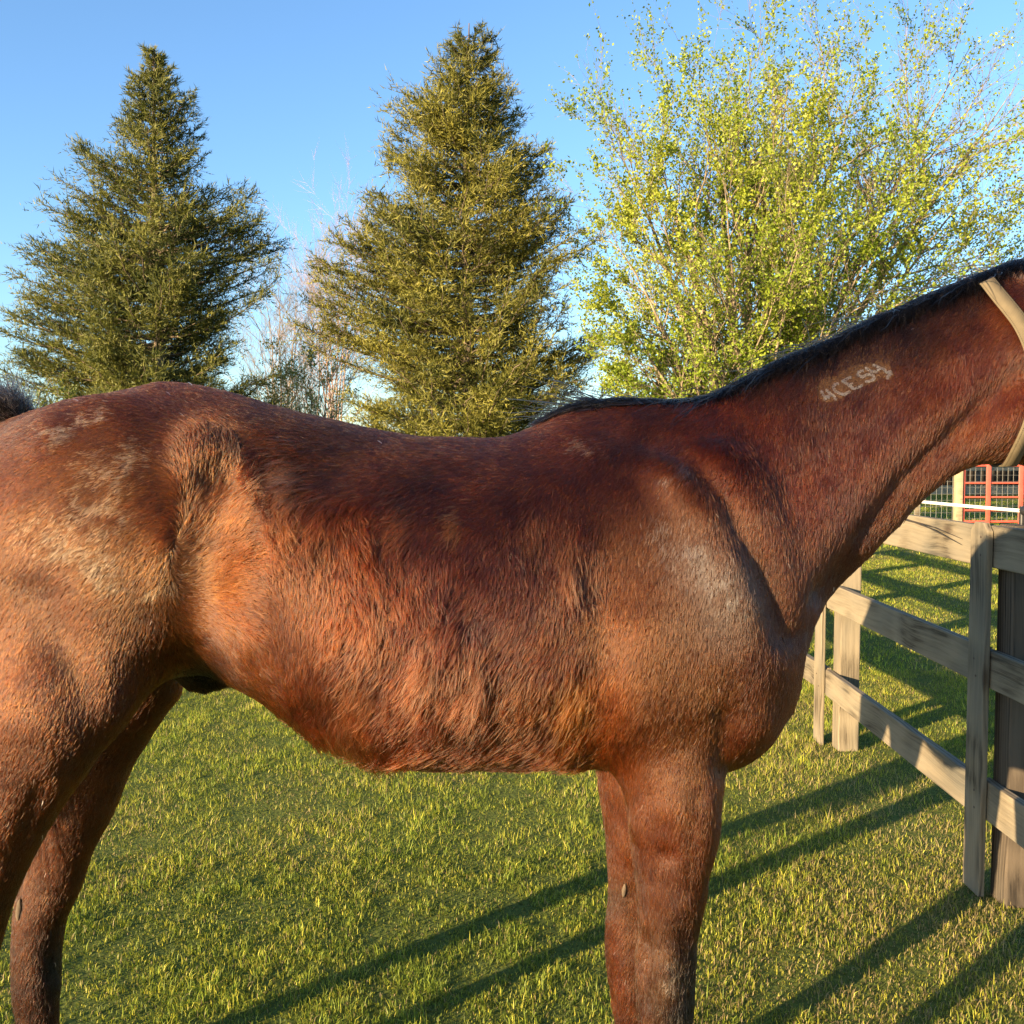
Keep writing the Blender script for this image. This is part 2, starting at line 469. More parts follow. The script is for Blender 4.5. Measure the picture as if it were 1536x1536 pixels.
# ------------------------------------------------------------------ far paddock: red gate, mesh fence, board fence, dark barn
GY = 21.2
def gx(px): return (px - HALF) / FPX * GY * 1.0
def build_gate():
    x0, x1 = gx(1446), gx(1446) + 3.65
    g = empty('farm_gate', (x0, GY, 0))
    tag(g, 'red painted tubular metal farm gate beyond the fence', 'gate')
    zs = [1.325, .955, .655, .375, .135]
    for k, z in enumerate(zs):
        MB().tube([(x0, GY, z), (x1, GY, z)], .021 if k not in (0, 4) else .025, 10).build('bar', M_red, g, True)
    for x in (x0, x1):
        MB().tube([(x, GY, .11), (x, GY, 1.35)], .026, 10).build('end_upright', M_red, g, True)
    for px in (1481.5, 1530.5, 1580, 1630, 1680):
        x = gx(px)
        MB().box((x - .048, GY - .045, .09), (x + .048, GY - .028, 1.345)).build('flat_upright', M_red, g, bevel=.004)
    for z in (.5, 1.1):
        MB().tube([(x0 - .06, GY, z), (x0, GY, z)], .012, 8).build('hinge', M_black, g)
    for px, nm in ((1437.5, 'pale square wooden gate post at the hinge side of the red gate'), (1446 + 268, 'pale square wooden gate post at the latch end of the red gate')):
        x = gx(px)
        p = MB().box((-.072, -.07, -.3), (.072, .07, 1.36)).build('gate_post', M_wood_new, None, bevel=.006)
        p.location = (x, GY, 0)
        p.data.transform(Matrix.Rotation(0, 4, 'Z'))
        tag(p, nm, 'post')
    # woven wire fence left of the gate and behind it
    wf = empty('wire_fence', (gx(1300), GY + .1, 0))
    tag(wf, 'galvanised square mesh wire fence running up to the gate post', 'fence')
    xa, xb = gx(1180), gx(1433)
    mb = MB()
    for z in np.linspace(.05, 1.25, 10):
        mb.tube([(xa, GY + .09, z), (xb, GY + .09, z)], .0035, 4)
    for x in np.arange(xa, xb, .115):
        mb.tube([(x, GY + .097, .03), (x, GY + .097, 1.27)], .0035, 4)
    o = mb.build('wire_mesh', M_wire, wf); o['kind'] = 'stuff'
    mb = MB()
    for z in np.linspace(.2, 1.25, 9):
        mb.tube([(gx(1447), GY + .06, z), (gx(1446) + 3.6, GY + .06, z)], .003, 4)
    for x in np.arange(gx(1449), gx(1446) + 3.6, .115):
        mb.tube([(x, GY + .066, .15), (x, GY + .066, 1.3)], .003, 4)
    o = mb.build('gate_mesh', M_wire, g); o['kind'] = 'stuff'
    for px in (1190, 1310, 1381):
        x = gx(px)
        MB().box((x - .05, GY + .11, -.3), (x + .05, GY + .21, 1.36)).build('post', M_wood, wf, bevel=.005)
    plank('rail', xb - xa, .14, .03, M_wood, wf, ((xa + xb) / 2, GY + .05, 1.29), (0, 0, 0))
    # white wire above the gate
    wt = MB().tube([(gx(1250), GY - .2, 1.42), (gx(1440), GY - .2, 1.425), (gx(1760), GY - .2, 1.43)], .014, 6).build('top_wire', M_white, None, True, origin=(gx(1440), GY - .2, 1.42))
    tag(wt, 'straight white wire strung level just above the red gate', 'wire')
    # pale two board fence further back
    FY = 38.0
    sx = FY / FPX
    xs = [(px - HALF) * sx for px in (1180, 1268, 1356, 1469, 1560, 1650, 1740)]
    bf = empty('far_fence', (xs[3], FY, 0))
    tag(bf, 'low pale board fence far behind the red gate', 'fence')
    for a, b in zip(xs[:-1], xs[1:]):
        for z, hh in ((1.16, .26), (.30, .34)):
            plank('rail', b - a - .01, hh, .035, M_wood_new, bf, ((a + b) / 2, FY, z), (0, 0, 0), 0, 0)
    for x in xs:
        MB().box((x - .07, FY + .02, -.3), (x + .07, FY + .16, 1.4)).build('post', M_wood_dark, bf)
    # long dark barn behind it
    BY = 44.0
    b0, b1 = (1150 - HALF) / FPX * BY, (2100 - HALF) / FPX * BY
    bn = empty('dark_barn', ((b0 + b1) / 2, BY, 0))
    tag(bn, 'long dark boarded barn far behind the red gate', 'barn')
    n = int((b1 - b0) / .24)
    me0 = None
    for i in range(n):
        x = b0 + (i + .5) * (b1 - b0) / n
        z = 3.0
        if me0 is None:
            o = MB().box((-.115, 0, 0), (.115, .03, z)).build('board', M_barn, bn, origin=(0, 0, 0))
            me0 = o.data
        else:
            o = bpy.data.objects.new('board', me0); COL.objects.link(o); o.parent = bn
        o.location = Vector((x, BY + (i % 3) * .006, 0)) - bn.location
    MB().box((b0, BY + .05, 0), (b1, BY + 8, 2.98)).build('wall', M_barn, bn)
    mb = MB()
    mb.add([(b0 - .4, BY - .6, 2.9), (b1 + .4, BY - .6, 2.9), (b1 + .4, BY + 4, 4.6), (b0 - .4, BY + 4, 4.6), (b0 - .4, BY + 8.6, 2.9), (b1 + .4, BY + 8.6, 2.9),
            (b0 - .4, BY - .6, 3.0), (b1 + .4, BY - .6, 3.0), (b1 + .4, BY + 4, 4.7), (b0 - .4, BY + 4, 4.7), (b0 - .4, BY + 8.6, 3.0), (b1 + .4, BY + 8.6, 3.0)],
           [(0, 3, 2, 1), (3, 4, 5, 2), (6, 7, 8, 9), (9, 8, 11, 10), (0, 1, 7, 6), (4, 10, 11, 5)])
    mb.build('roof', M_roof, bn)
build_gate()
# ------------------------------------------------------------------ trees
def mat_bark(name, dark, light, scale=8):
    m, nt, N, L, b = new_mat(name)
    tc = N.new('ShaderNodeTexCoord'); mp = N.new('ShaderNodeMapping'); mp.inputs['Scale'].default_value = (1, 1, .22)
    no = N.new('ShaderNodeTexNoise'); no.inputs['Scale'].default_value = scale; no.inputs['Detail'].default_value = 6
    L.new(tc.outputs['Object'], mp.inputs[0]); L.new(mp.outputs[0], no.inputs['Vector'])
    r = N.new('ShaderNodeValToRGB'); r.color_ramp.elements[0].position = .3; r.color_ramp.elements[1].position = .7
    r.color_ramp.elements[0].color = (*dark, 1); r.color_ramp.elements[1].color = (*light, 1)
    L.new(no.outputs['Fac'], r.inputs[0]); L.new(r.outputs[0], b.inputs['Base Color'])
    b.inputs['Roughness'].default_value = .9; b.inputs['Specular IOR Level'].default_value = .2
    bu = N.new('ShaderNodeBump'); bu.inputs['Strength'].default_value = .8; bu.inputs['Distance'].default_value = .02
    L.new(no.outputs['Fac'], bu.inputs['Height']); L.new(bu.outputs[0], b.inputs['Normal'])
    return m
M_bark_con = mat_bark('conifer_bark', (.06, .045, .035), (.22, .17, .12), 12)
M_bark_dec = mat_bark('tan_bark', (.11, .085, .06), (.34, .27, .18), 9)
M_bark_bare = mat_bark('grey_bark', (.14, .11, .09), (.30, .25, .20), 9)
M_needle = mat_col('needle_spray', .6, .3, .22, (1.1, 1.1, .5))
M_leaf = mat_col('spring_leaf', .5, .4, .42, (1.15, 1.2, .45))

def norm(a): return a / (np.linalg.norm(a, axis=-1, keepdims=True) + 1e-12)

def cards(P, D, Ln, W, twist=None):
    """slim four cornered leaves from P along D; returns verts (N*4), quads"""
    n = len(P)
    rnd = norm(rng.normal(size=(n, 3)))
    S = norm(np.cross(D, rnd)) * (W / 2)[:, None]
    V = np.stack([P, P + D * (Ln * .5)[:, None] + S, P + D * Ln[:, None], P + D * (Ln * .5)[:, None] - S], 1)
    return V.reshape(-1, 3), np.arange(n * 4).reshape(n, 4)

def needles(P, D, Ln, W):
    n = len(P)
    S = norm(np.cross(D, norm(rng.normal(size=(n, 3))))) * (W / 2)[:, None]
    V = np.stack([P - S, P + S, P + D * Ln[:, None]], 1)
    return V.reshape(-1, 3), np.arange(n * 3).reshape(n, 3)

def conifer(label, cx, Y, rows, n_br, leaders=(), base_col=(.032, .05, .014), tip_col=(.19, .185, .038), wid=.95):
    base = at(cx, 768, Y); bx = base[0]
    root = empty('conifer', (bx, Y, 0)); tag(root, label, 'tree', 'evergreens behind the horse')
    zz = np.array([at(cx, r[0], Y)[2] for r in rows])[::-1]
    rl = np.array([(cx - r[1]) * Y / FPX for r in rows])[::-1] * .9
    rr = np.array([(r[2] - cx) * Y / FPX for r in rows])[::-1] * .97
    H = zz[-1]
    K = 9
    # trunk
    tz = np.linspace(-.1, H - .1, 14)
    tp = np.stack([bx + .05 * np.sin(tz * .7), Y + .05 * np.cos(tz), tz], -1)
    V, F = batch_tubes(tp[None], (.17 * (1 - tz / H) ** .9 + .008)[None], 10)
    mesh_np('trunk', V, F, M_bark_con, root, smooth=True)
    # branches: each a plume that sweeps out and turns up at its tip
    u = rng.random(n_br) ** 1.15
    z1 = .25 + u * (H - .45)                         # height of the branch TIP
    az = np.arange(n_br) * 2.39996 + rng.normal(0, .3, n_br)
    c = np.cos(az)
    L_ = np.interp(z1, zz, rl); R_ = np.interp(z1, zz, rr)
    side = np.where(c < 0, L_, R_); mean = (L_ + R_) / 2
    r = np.abs(c) * side + (1 - np.abs(c)) * mean
    r = r * rng.uniform(.45, 1.0, n_br) * wid + .06
    clump = vnoise(np.stack([np.cos(az) * 2.2 + 7, np.sin(az) * 2.2 + 3, z1 * 1.1], -1), 77)
    r = r * (1 + .22 * clump)
    long_ = rng.random(n_br) < .10
    r = np.where(long_, r * 1.08, r)
    rise = r * rng.uniform(.05, .6, n_br) + .12
    t = np.linspace(0, 1, K)
    dirs = np.stack([np.cos(az), np.sin(az), np.zeros(n_br)], -1)
    z0 = np.maximum(z1 - rise, .15)
    up = (z1 - z0)
    zc = z0[:, None] + up[:, None] * (t ** 1.9) - (.05 * r)[:, None] * np.sin(np.pi * t)
    Pb = np.stack([bx + dirs[:, 0:1] * r[:, None] * t, Y + dirs[:, 1:2] * r[:, None] * t, zc], -1)
    wob = rng.normal(0, .03, (n_br, K, 3)) * r[:, None, None] * t[None, :, None]
    Pb = Pb + wob
    if leaders:
        ex = []
        for (lpx, lpy, lean, n_) in leaders:
            tip = at(lpx, lpy, Y + lean)
            for k in range(n_):
                f = rng.random()
                e = tip + np.array([rng.normal(0, .12 + .36 * f), rng.normal(0, .12 + .36 * f), -1.9 * f - .05])
                s = np.array([bx, Y, max(e[2] - rng.uniform(.5, 1.0), .1)])
                q = s + (e - s) * t[:, None]; q[:, 2] = s[2] + (e[2] - s[2]) * t ** 2.2
                ex.append(q + rng.normal(0, .02, (K, 3)) * t[:, None])
        Pb = np.concatenate([Pb, np.array(ex)])
    N = len(Pb)
    Lb = np.linalg.norm(np.diff(Pb, axis=1), axis=2).sum(1)
    rad = (.006 + .011 * Lb)[:, None] * (1 - t * .85)
    V, F = batch_tubes(Pb, rad, 4)
    mesh_np('branches', V, F, M_bark_con, root, smooth=True)
    # twigs along each branch
    nt = np.maximum((Lb * 24).astype(int), 10)
    bi = np.repeat(np.arange(N), nt); n = len(bi)
    tt = rng.random(n) ** .62 * .88 + .12
    k0 = np.minimum((tt * (K - 1)).astype(int), K - 2); f = (tt * (K - 1) - k0)[:, None]
    B0 = Pb[bi, k0] * (1 - f) + Pb[bi, k0 + 1] * f
    Tg = norm(Pb[bi, k0 + 1] - Pb[bi, k0])
    sidev = norm(np.cross(Tg, np.array([0, 0, 1.0])))
    sg = rng.choice([-1, 1], n)[:, None]
    td = norm(Tg * rng.uniform(.5, 1.1, (n, 1)) + sidev * sg * rng.uniform(.2, 1.0, (n, 1)) + rng.normal(0, .45, (n, 3)) + np.array([0, 0, .16]))
    tl = (.17 + .42 * rng.random(n)) * (1.05 - .28 * tt) * np.clip(Lb[bi] / 1.2, .45, 1.25)
    droop = -.28 * tl
    # needles/sprays on each twig
    m = 9
    s = (np.arange(m) + rng.random((n, m))) / m
    PP = B0[:, None] + td[:, None] * (tl[:, None] * s)[..., None] + np.array([0, 0, 1.0]) * (droop[:, None] * s ** 2)[..., None]
    DD = norm(td[:, None] + rng.normal(0, .55, (n, m, 3)) + np.array([0, 0, .12]))
    PP = PP.reshape(-1, 3); DD = DD.reshape(-1, 3); q = len(PP)
    Ln = rng.uniform(.07, .17, q); W = rng.uniform(.014, .025, q)
    V, F = needles(PP, DD, Ln, W)
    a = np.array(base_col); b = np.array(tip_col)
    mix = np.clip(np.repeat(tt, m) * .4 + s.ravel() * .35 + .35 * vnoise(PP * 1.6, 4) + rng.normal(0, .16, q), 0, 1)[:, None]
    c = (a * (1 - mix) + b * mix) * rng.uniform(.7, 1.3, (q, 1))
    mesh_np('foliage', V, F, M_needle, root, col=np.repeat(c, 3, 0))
    return root

conifer('tall dark evergreen above the horse\'s rump, tree with an open gap at its trunk', 243, 22.0,
        [(62, 232, 238), (95, 215, 262), (130, 195, 290), (165, 175, 315), (200, 150, 326), (240, 118, 330), (280, 95, 345), (330, 80, 372), (380, 66, 384),
         (430, 52, 382), (480, 35, 378), (530, 26, 385), (580, 30, 392), (640, 30, 400), (720, 35, 400), (800, 60, 380)],
        600, wid=.80, leaders=((128, 215, .2, 16), (96, 265, -.4, 14), (56, 350, .3, 16), (38, 430, -.2, 18), (32, 505, .1, 12), (362, 262, .2, 16), (384, 320, -.2, 12), (402, 530, .3, 10), (283, 108, 0, 8)))
conifer('broad tall olive green evergreen in the middle, behind the horse\'s back', 702, 22.0,
        [(28, 696, 716), (60, 672, 745), (100, 640, 752), (130, 612, 760), (170, 600, 780), (210, 585, 800), (250, 578, 812), (290, 560, 830), (340, 530, 842), (390, 515, 848),
         (440, 495, 852), (490, 488, 866), (540, 490, 895), (590, 500, 890), (650, 500, 870), (720, 510, 850), (800, 560, 820)],
        720, wid=1.03, leaders=((612, 112, .2, 14), (540, 290, -.2, 18), (480, 385, .2, 12), (820, 215, .2, 12), (838, 280, -.2, 12), (755, 95, 0, 8), (890, 500, .3, 12), (505, 350, -.4, 10)),
        base_col=(.034, .05, .012), tip_col=(.24, .218, .038))

def grow(P0, D0, L, r0, K, bend, sag, seedn):
    """polylines from starts P0 along D0 (N,3)"""
    n = len(P0)
    t = np.linspace(0, 1, K)
    w = np.cumsum(rng.normal(0, bend, (n, K, 3)), 1); w -= w[:, :1]
    P = P0[:, None] + D0[:, None] * (L[:, None] * t)[..., None] + w * L[:, None, None] * t[None, :, None] ** .5
    P[..., 2] += (sag * L)[:, None] * t ** 2
    R = r0[:, None] * (1 - .82 * t)
    return P, R

def child(P, R, per, lo, spread, upb):
    n, K, _ = P.shape
    bi = np.repeat(np.arange(n), per); m = len(bi)
    tt = lo + (1 - lo) * rng.random(m)
    k0 = np.minimum((tt * (K - 1)).astype(int), K - 2); f = tt * (K - 1) - k0
    B = P[bi, k0] * (1 - f)[:, None] + P[bi, k0 + 1] * f[:, None]
    T = norm(P[bi, k0 + 1] - P[bi, k0])
    rv = norm(rng.normal(size=(m, 3)))
    D = norm(T + norm(np.cross(T, rv)) * rng.uniform(.5, 1.0, (m, 1)) * spread + np.array([0, 0, upb]))
    r = R[bi, k0] * (1 - f) + R[bi, k0 + 1] * f
    return bi, tt, B, D, r

def broadleaf(name, label, cx, Y, stems, leafy, group=None, per=(13, 8, 3), leaf_n=9, leaf=(.045, .075), cols=((.12, .19, .02), (.24, .27, .03)), bark=None, base_spread=.35, thick=.085, bare_right=None, tw=(1.0, 1.0)):
    bark = bark or M_bark_dec
    bx = at(cx, 768, Y)[0]
    root = empty(name, (bx, Y, 0)); tag(root, label, 'tree', group)
    tips = np.array([at(px, py, Y + dy) for (px, py, dy) in [s_[:3] for s_ in stems]])
    n = len(tips)
    ang = np.arctan2(tips[:, 1] - Y, tips[:, 0] - bx)
    P0 = np.stack([bx + base_spread * np.clip((tips[:, 0] - bx) / 4, -1, 1), Y + base_spread * np.clip((tips[:, 1] - Y) / 3, -1, 1), np.full(n, -.1)], -1)
    K = 14; t = np.linspace(0, 1, K)
    dv = tips - P0
    # stems leave the ground fairly upright, then fan out
    P = P0[:, None] + dv[:, None] * np.stack([t ** 1.25, t ** 1.25, t ** .92], -1)[None]
    w = np.cumsum(rng.normal(0, .035, (n, K, 3)), 1); P = P + w * t[None, :, None]
    H = np.linalg.norm(dv, axis=1)
    tf = np.array([(s_[3] if len(s_) > 3 else 1.0) for s_ in stems])
    R = (thick * (H / H.max()) * rng.uniform(.75, 1.15, n) * tf)[:, None] * (1 - .985 * t ** .75) + .003
    V, F = batch_tubes(P, R, 8)
    mesh_np('trunk', V, F, bark, root, smooth=True)
    bi, tt, B, D, r = child(P, R, per[0], .22, 1.15, .06)
    L2 = H[bi] * rng.uniform(.15, .34, len(bi)) * (1.15 - .42 * tt) * tw[0]
    P2, R2 = grow(B, D, L2, np.minimum(r * .6, .03), 8, .02, .08, 1)
    bi3, tt3, B3, D3, r3 = child(P2, R2, per[1], .15, .8, .15)
    L3 = L2[bi3] * rng.uniform(.22, .5, len(bi3)) * tw[1]
    P3, R3 = grow(B3, D3, L3, np.minimum(r3 * .6, .011) + .0015, 5, .03, .06, 2)
    bi4, tt4, B4, D4, r4 = child(P3, R3, per[2], .2, .8, .12)
    L4 = L3[bi4] * rng.uniform(.35, .8, len(bi4)) + .05
    P4, R4 = grow(B4, D4, L4, np.full(len(bi4), .0030), 4, .03, .04, 3)
    V2, F2 = batch_tubes(P2, R2, 5)
    mesh_np('limbs', V2, F2, bark, root, smooth=True)
    V3, F3 = batch_tubes(P3, R3 + .001, 3); V4, F4 = batch_tubes(P4, R4, 3)
    o = mesh_np('twigs', np.concatenate([V3, V4]), np.concatenate([F3, F4 + len(V3)]), bark, root)
    if not leafy: return root
    PL = np.concatenate([P3, ], 0)
    src = [(P3, leaf_n), (P4, leaf_n)]
    PP = []; DD = []
    for (Q, k) in src:
        m, KK, _ = Q.shape
        idx = np.repeat(np.arange(m), k)
        tq = .25 + .75 * rng.random(len(idx))
        k0 = np.minimum((tq * (KK - 1)).astype(int), KK - 2); f = (tq * (KK - 1) - k0)[:, None]
        PP.append(Q[idx, k0] * (1 - f) + Q[idx, k0 + 1] * f + rng.normal(0, .03, (len(idx), 3)))
        DD.append(norm(norm(Q[idx, k0 + 1] - Q[idx, k0]) * .5 + rng.normal(0, .7, (len(idx), 3))))
    PP = np.concatenate(PP); DD = np.concatenate(DD)
    # leaves come in clumps; thin in places
    dens = vnoise(PP * .95, 21) * .55 + vnoise(PP * 2.3, 22) * .45
    keep = rng.random(len(PP)) < leafy * np.clip(.66 + 1.15 * dens, .05, 1)
    if bare_right:
        x0, x1, zlo = bare_right
        fr = np.clip((PP[:, 0] - x0) / (x1 - x0), 0, 1) * np.clip((PP[:, 2] - zlo) / 2.0, 0, 1)
        keep &= rng.random(len(PP)) > fr * .9
    keep &= PP[:, 2] > 1.1
    PP = PP[keep]; DD = DD[keep]; q = len(PP)
    Ln = rng.uniform(*leaf, q); W = Ln * rng.uniform(.45, .8, q)
    V, F = cards(PP, DD, Ln, W)
    a = np.array(cols[0]); b = np.array(cols[1])
    mix = np.clip(.5 + .5 * vnoise(PP * .8, 8) + rng.normal(0, .22, q), 0, 1)[:, None]
    c = (a * (1 - mix) + b * mix) * rng.uniform(.7, 1.25, (q, 1))
    mesh_np('foliage', V, F, M_leaf, root, col=np.repeat(c, 4, 0))
    print(name, 'leaves', q)
    return root

broadleaf('leafy_tree', 'wide many stemmed tree in fresh yellow green leaf behind the horse\'s neck', 1120, 20.0,
          [(930, 355, -.8), (935, 215, .4, 1.3), (935, 470, -1.5), (990, 210, -.6, 1.9), (1000, 290, -2.0), (1060, 140, .5, 1.3), (1090, 270, -2.2), (1125, 110, -.3, 1.5), (1165, 210, 2.0), (1205, 95, .6), (1230, 200, -2.0),
           (1290, 135, -.4, 1.4), (1345, 160, .8), (1400, 230, -1.0), (1465, 60, .2), (1510, 130, .6), (1490, 250, -.6), (1440, 370, -1.0), (1330, 330, -2.2), (930, 560, -.6), (950, 420, 1.5), (1520, 330, .6), (1180, 320, -2.6)],
          1.0, per=(19, 9, 3), leaf_n=17, leaf=(.045, .08), cols=((.17, .25, .022), (.33, .36, .04)), bare_right=(7.2, 10.0, 5.5), thick=.15)
broadleaf('young_tree', 'small bright green leafed tree at the photo\'s edge beyond the horse\'s poll', 1670, 13.5,
          [(1560, 330, -.3), (1600, 280, .3), (1650, 250, 0), (1700, 280, .4), (1740, 340, -.4), (1530, 395, .2), (1640, 330, -.8)],
          1.0, per=(9, 7, 3), leaf_n=7, thick=.05, base_spread=.1, cols=((.13, .21, .02), (.25, .30, .03)), tw=(1.1, 1))
for k, (cx, Y, st, lab, bark) in enumerate((
        (424, 28.0, [(392, 420, 0), (418, 395, .4), (440, 430, -.3), (462, 455, .3), (378, 500, .3), (410, 470, -.5)], 'slender bare forked tree between the two evergreens', M_bark_bare),
        (478, 28.0, [(440, 470, .2), (470, 440, -.3), (500, 450, .5), (520, 480, 0), (455, 540, .4)], 'bare crooked tree half hidden by the middle evergreen', M_bark_bare),
        (505, 36.0, [(470, 380, .5), (488, 350, 0), (505, 340, .6), (520, 360, -.5), (535, 390, .4), (455, 430, .2), (478, 420, .9)], 'taller pinkish twigged bare tree rising behind the middle evergreen', None))):
    if bark is None: bark = mat_bark('pink_bark', (.30, .19, .15), (.50, .34, .27), 9)
    broadleaf('bare_tree', lab, cx, Y, st, 0, 'bare trees between the evergreens', per=(12, 8, 4), bark=bark, base_spread=.12, thick=.05, tw=(1.15, 1.1))
broadleaf('budding_shrub', 'pale straw green budding shrub low behind the bare trees', 455, 25.0,
          [(425, 570, 0), (445, 550, .5), (470, 548, -.4), (492, 560, .3), (410, 600, .4), (510, 590, 0)], .9, per=(10, 7, 3), leaf_n=5, thick=.03, base_spread=.5, cols=((.26, .24, .09), (.40, .36, .16)))
broadleaf('low_shrub', 'low green shrub just above the horse\'s tail end', 70, 21.0,
          [(30, 640, 0), (55, 605, .3), (85, 600, -.3), (115, 615, .3), (140, 640, 0)], .9, per=(9, 6, 3), leaf_n=6, thick=.03, base_spread=.5, cols=((.10, .14, .03), (.22, .20, .06)))
# ------------------------------------------------------------------ the horse: one continuous body from blended ellipsoids
HY = 2.0                                            # the horse's middle plane
GX0, GX1, GY0, GY1, GZ0, GZ1, GH = -1.34, 1.80, 1.60, 2.40, -.02, 1.98, .0115
def build_horse_body():
    xs = np.arange(GX0, GX1, GH); ys = np.arange(GY0, GY1, GH); zs = np.arange(GZ0, GZ1, GH)
    D = np.full((len(xs), len(ys), len(zs)), .5, np.float32)
    def smin(a, b, k):
        h = np.clip(.5 + .5 * (b - a) / k, 0, 1)
        return b * (1 - h) + a * h - k * h * (1 - h)
    def ell(T, c, r, u=None, k=.03, n=2.0):
        """ellipsoid at c with radii r = (along u, across y, along v); u is a direction in the x-z plane"""
        c = np.asarray(c, float)
        u = np.array([1.0, 0]) if u is None else np.asarray(u, float) / np.linalg.norm(u)
        R = max(r) * 1.0 + .07
        i = [slice(max(0, int((c[a] - R - lo) / GH)), max(0, int((c[a] + R - lo) / GH) + 2)) for a, lo in ((0, GX0), (1, GY0), (2, GZ0))]
        X = (xs[i[0]] - c[0])[:, None, None]; Y = (ys[i[1]] - c[1])[None, :, None]; Z = (zs[i[2]] - c[2])[None, None, :]
        if X.size == 0 or Y.size == 0 or Z.size == 0: return
        a = (X * u[0] + Z * u[1]) / r[0]; b = Y / r[1]; v = (-X * u[1] + Z * u[0]) / r[2]
        if n == 2.0: g = np.sqrt(a * a + b * b + v * v)
        else: g = (np.abs(a) ** n + np.abs(b) ** n + np.abs(v) ** n) ** (1 / n)
        gr = np.sqrt((a / r[0]) ** 2 + (b / r[1]) ** 2 + (v / r[2]) ** 2) + 1e-6
        d = (g * (g - 1) / gr).astype(np.float32)
        T[i[0], i[1], i[2]] = smin(T[i[0], i[1], i[2]], d, k)
    # --- trunk: lofted section by section along x
    st = np.array([  # px, top py, bottom py, half width, top exponent
        (-46, 700, 960, .07, 2.0), (-20, 650, 990, .145, 2.0), (15, 628, 1000, .20, 2.0), (60, 612, 1008, .235, 2.0), (140, 593, 1012, .262, 2.0), (250, 568, 1012, .268, 1.9),
        (320, 577, 1018, .255, 1.85), (370, 591, 1040, .258, 1.9), (420, 605, 1066, .268, 2.0), (480, 619, 1106, .284, 2.0), (540, 633, 1134, .297, 2.0), (600, 644, 1149, .304, 2.0),
        (660, 652, 1155, .306, 2.0), (760, 649, 1152, .300, 1.9), (800, 634, 1151, .294, 1.7), (850, 610, 1152, .282, 1.55), (930, 598, 1155, .262, 1.5), (1020, 612, 1160, .238, 1.6),
        (1090, 640, 1160, .205, 1.8), (1150, 720, 1120, .15, 2.0), (1192, 840, 1050, .06, 2.0)])
    st[:, 1] += np.interp(st[:, 0], [250, 420, 800, 900], [4, 7, 7, 3]); st[:, 2] -= np.interp(st[:, 0], [250, 420, 850, 1050], [3, 12, 12, 4])
    p_top = np.array([at(a, b, HY) for a, b in st[:, :2]]); p_bot = np.array([at(a, b, HY) for a, b in st[:, [0, 2]]])
    sx = p_top[:, 0]
    zt = np.interp(xs, sx, p_top[:, 2]); zb = np.interp(xs, sx, p_bot[:, 2]); hw = np.interp(xs, sx, st[:, 3]); nt = np.interp(xs, sx, st[:, 4])
    ker = np.array([1, 2, 3, 2, 1.]); ker /= ker.sum()
    for arr in (zt, zb, hw): arr[2:-2] = np.convolve(arr, ker, 'valid')
    zc = zb + (zt - zb) * .46
    Yg = np.abs(ys - HY)[None, :, None]; dz = zs[None, None, :] - zc[:, None, None]
    h = np.where(dz > 0, (zt - zc)[:, None, None], (zc - zb)[:, None, None])
    n_ = np.where(dz > 0, nt[:, None, None], 2.15)
    a = Yg / hw[:, None, None]; b = np.abs(dz) / h
    g = (a ** n_ + b ** n_) ** (1 / n_) + 1e-6
    rad = np.sqrt(Yg ** 2 + dz ** 2)
    d = (rad * (1 - 1 / g)).astype(np.float32)
    d = np.where(g < .05, -.2, d)
    inside = (xs >= sx[0]) & (xs <= sx[-1])
    D[inside] = d[inside]
    # --- rump, buttocks, hips
    def E(px, py, Y, r, u=None, k=.05, T=None, mirror=True, n=2.0):
        """both sides: px,py measured on the near side at depth Y"""
        T = D if T is None else T
        c = at(px, py, Y); ell(T, c, r, u, k, n)
        if mirror and abs(Y - HY) > .01: ell(T, (c[0], 2 * HY - c[1], c[2]), r, u, k, n)
    E(60, 830, 1.87, (.20, .13, .25), (.2, 1), .06)       # buttock and thigh mass
    E(150, 760, 1.86, (.20, .115, .20), None, .06)         # hip
    E(175, 930, 1.86, (.125, .10, .13), (.3, 1), .05)      # stifle
    E(300, 690, 1.845, (.06, .05, .045), (1, -.3), .05)    # point of the hip
    E(1035, 880, 1.865, (.27, .085, .15), (.25, 1), .09)   # shoulder blade
    E(985, 1000, 1.845, (.17, .085, .13), (.1, 1), .07)     # upper arm
    E(1098, 985, 1.92, (.17, .115, .11), (.1, 1), .07)     # breast
    E(1088, 1068, 1.92, (.075, .10, .075), None, .06)
    E(308, 1016, HY, (.05, .04, .03), (1, .1), .015)      # sheath
    E(305, 1004, HY, (.07, .05, .035), (1, -.1), .02)
    # --- neck
    T_ = np.array([(930, 640), (1030, 613), (1090, 589), (1160, 553), (1210, 533), (1270, 505), (1330, 478), (1390, 454), (1440, 434), (1490, 416), (1540, 402)], float)
    B_ = np.array([(1160, 1060), (1182, 1000), (1198, 940), (1234, 892), (1270, 856), (1304, 811), (1335, 773), (1367, 739), (1402, 709), (1448, 692), (1500, 690)], float)
    W_ = np.array([.17, .165, .15, .125, .11, .099, .092, .086, .082, .08, .078])
    q = np.linspace(0, len(T_) - 1, 60); kk = np.arange(len(T_))
    N1 = np.full_like(D, .5)
    for i in q:
        t = np.array([np.interp(i, kk, T_[:, j]) for j in (0, 1)]); b = np.array([np.interp(i, kk, B_[:, j]) for j in (0, 1)])
        pt, pb = at(*t, HY), at(*b, HY); w = np.interp(i, kk, W_)
        c = (pt + pb) / 2; dv = pt - pb; ln = np.linalg.norm(dv) / 2
        # thinner crest, fuller lower half
        ell(N1, c, (ln, w * .86, .07), (dv[0], dv[2]), .012)
        ell(N1, c - dv * .14, (ln * .72, w, .07), (dv[0], dv[2]), .012)
    D[...] = smin(D, N1, .05)
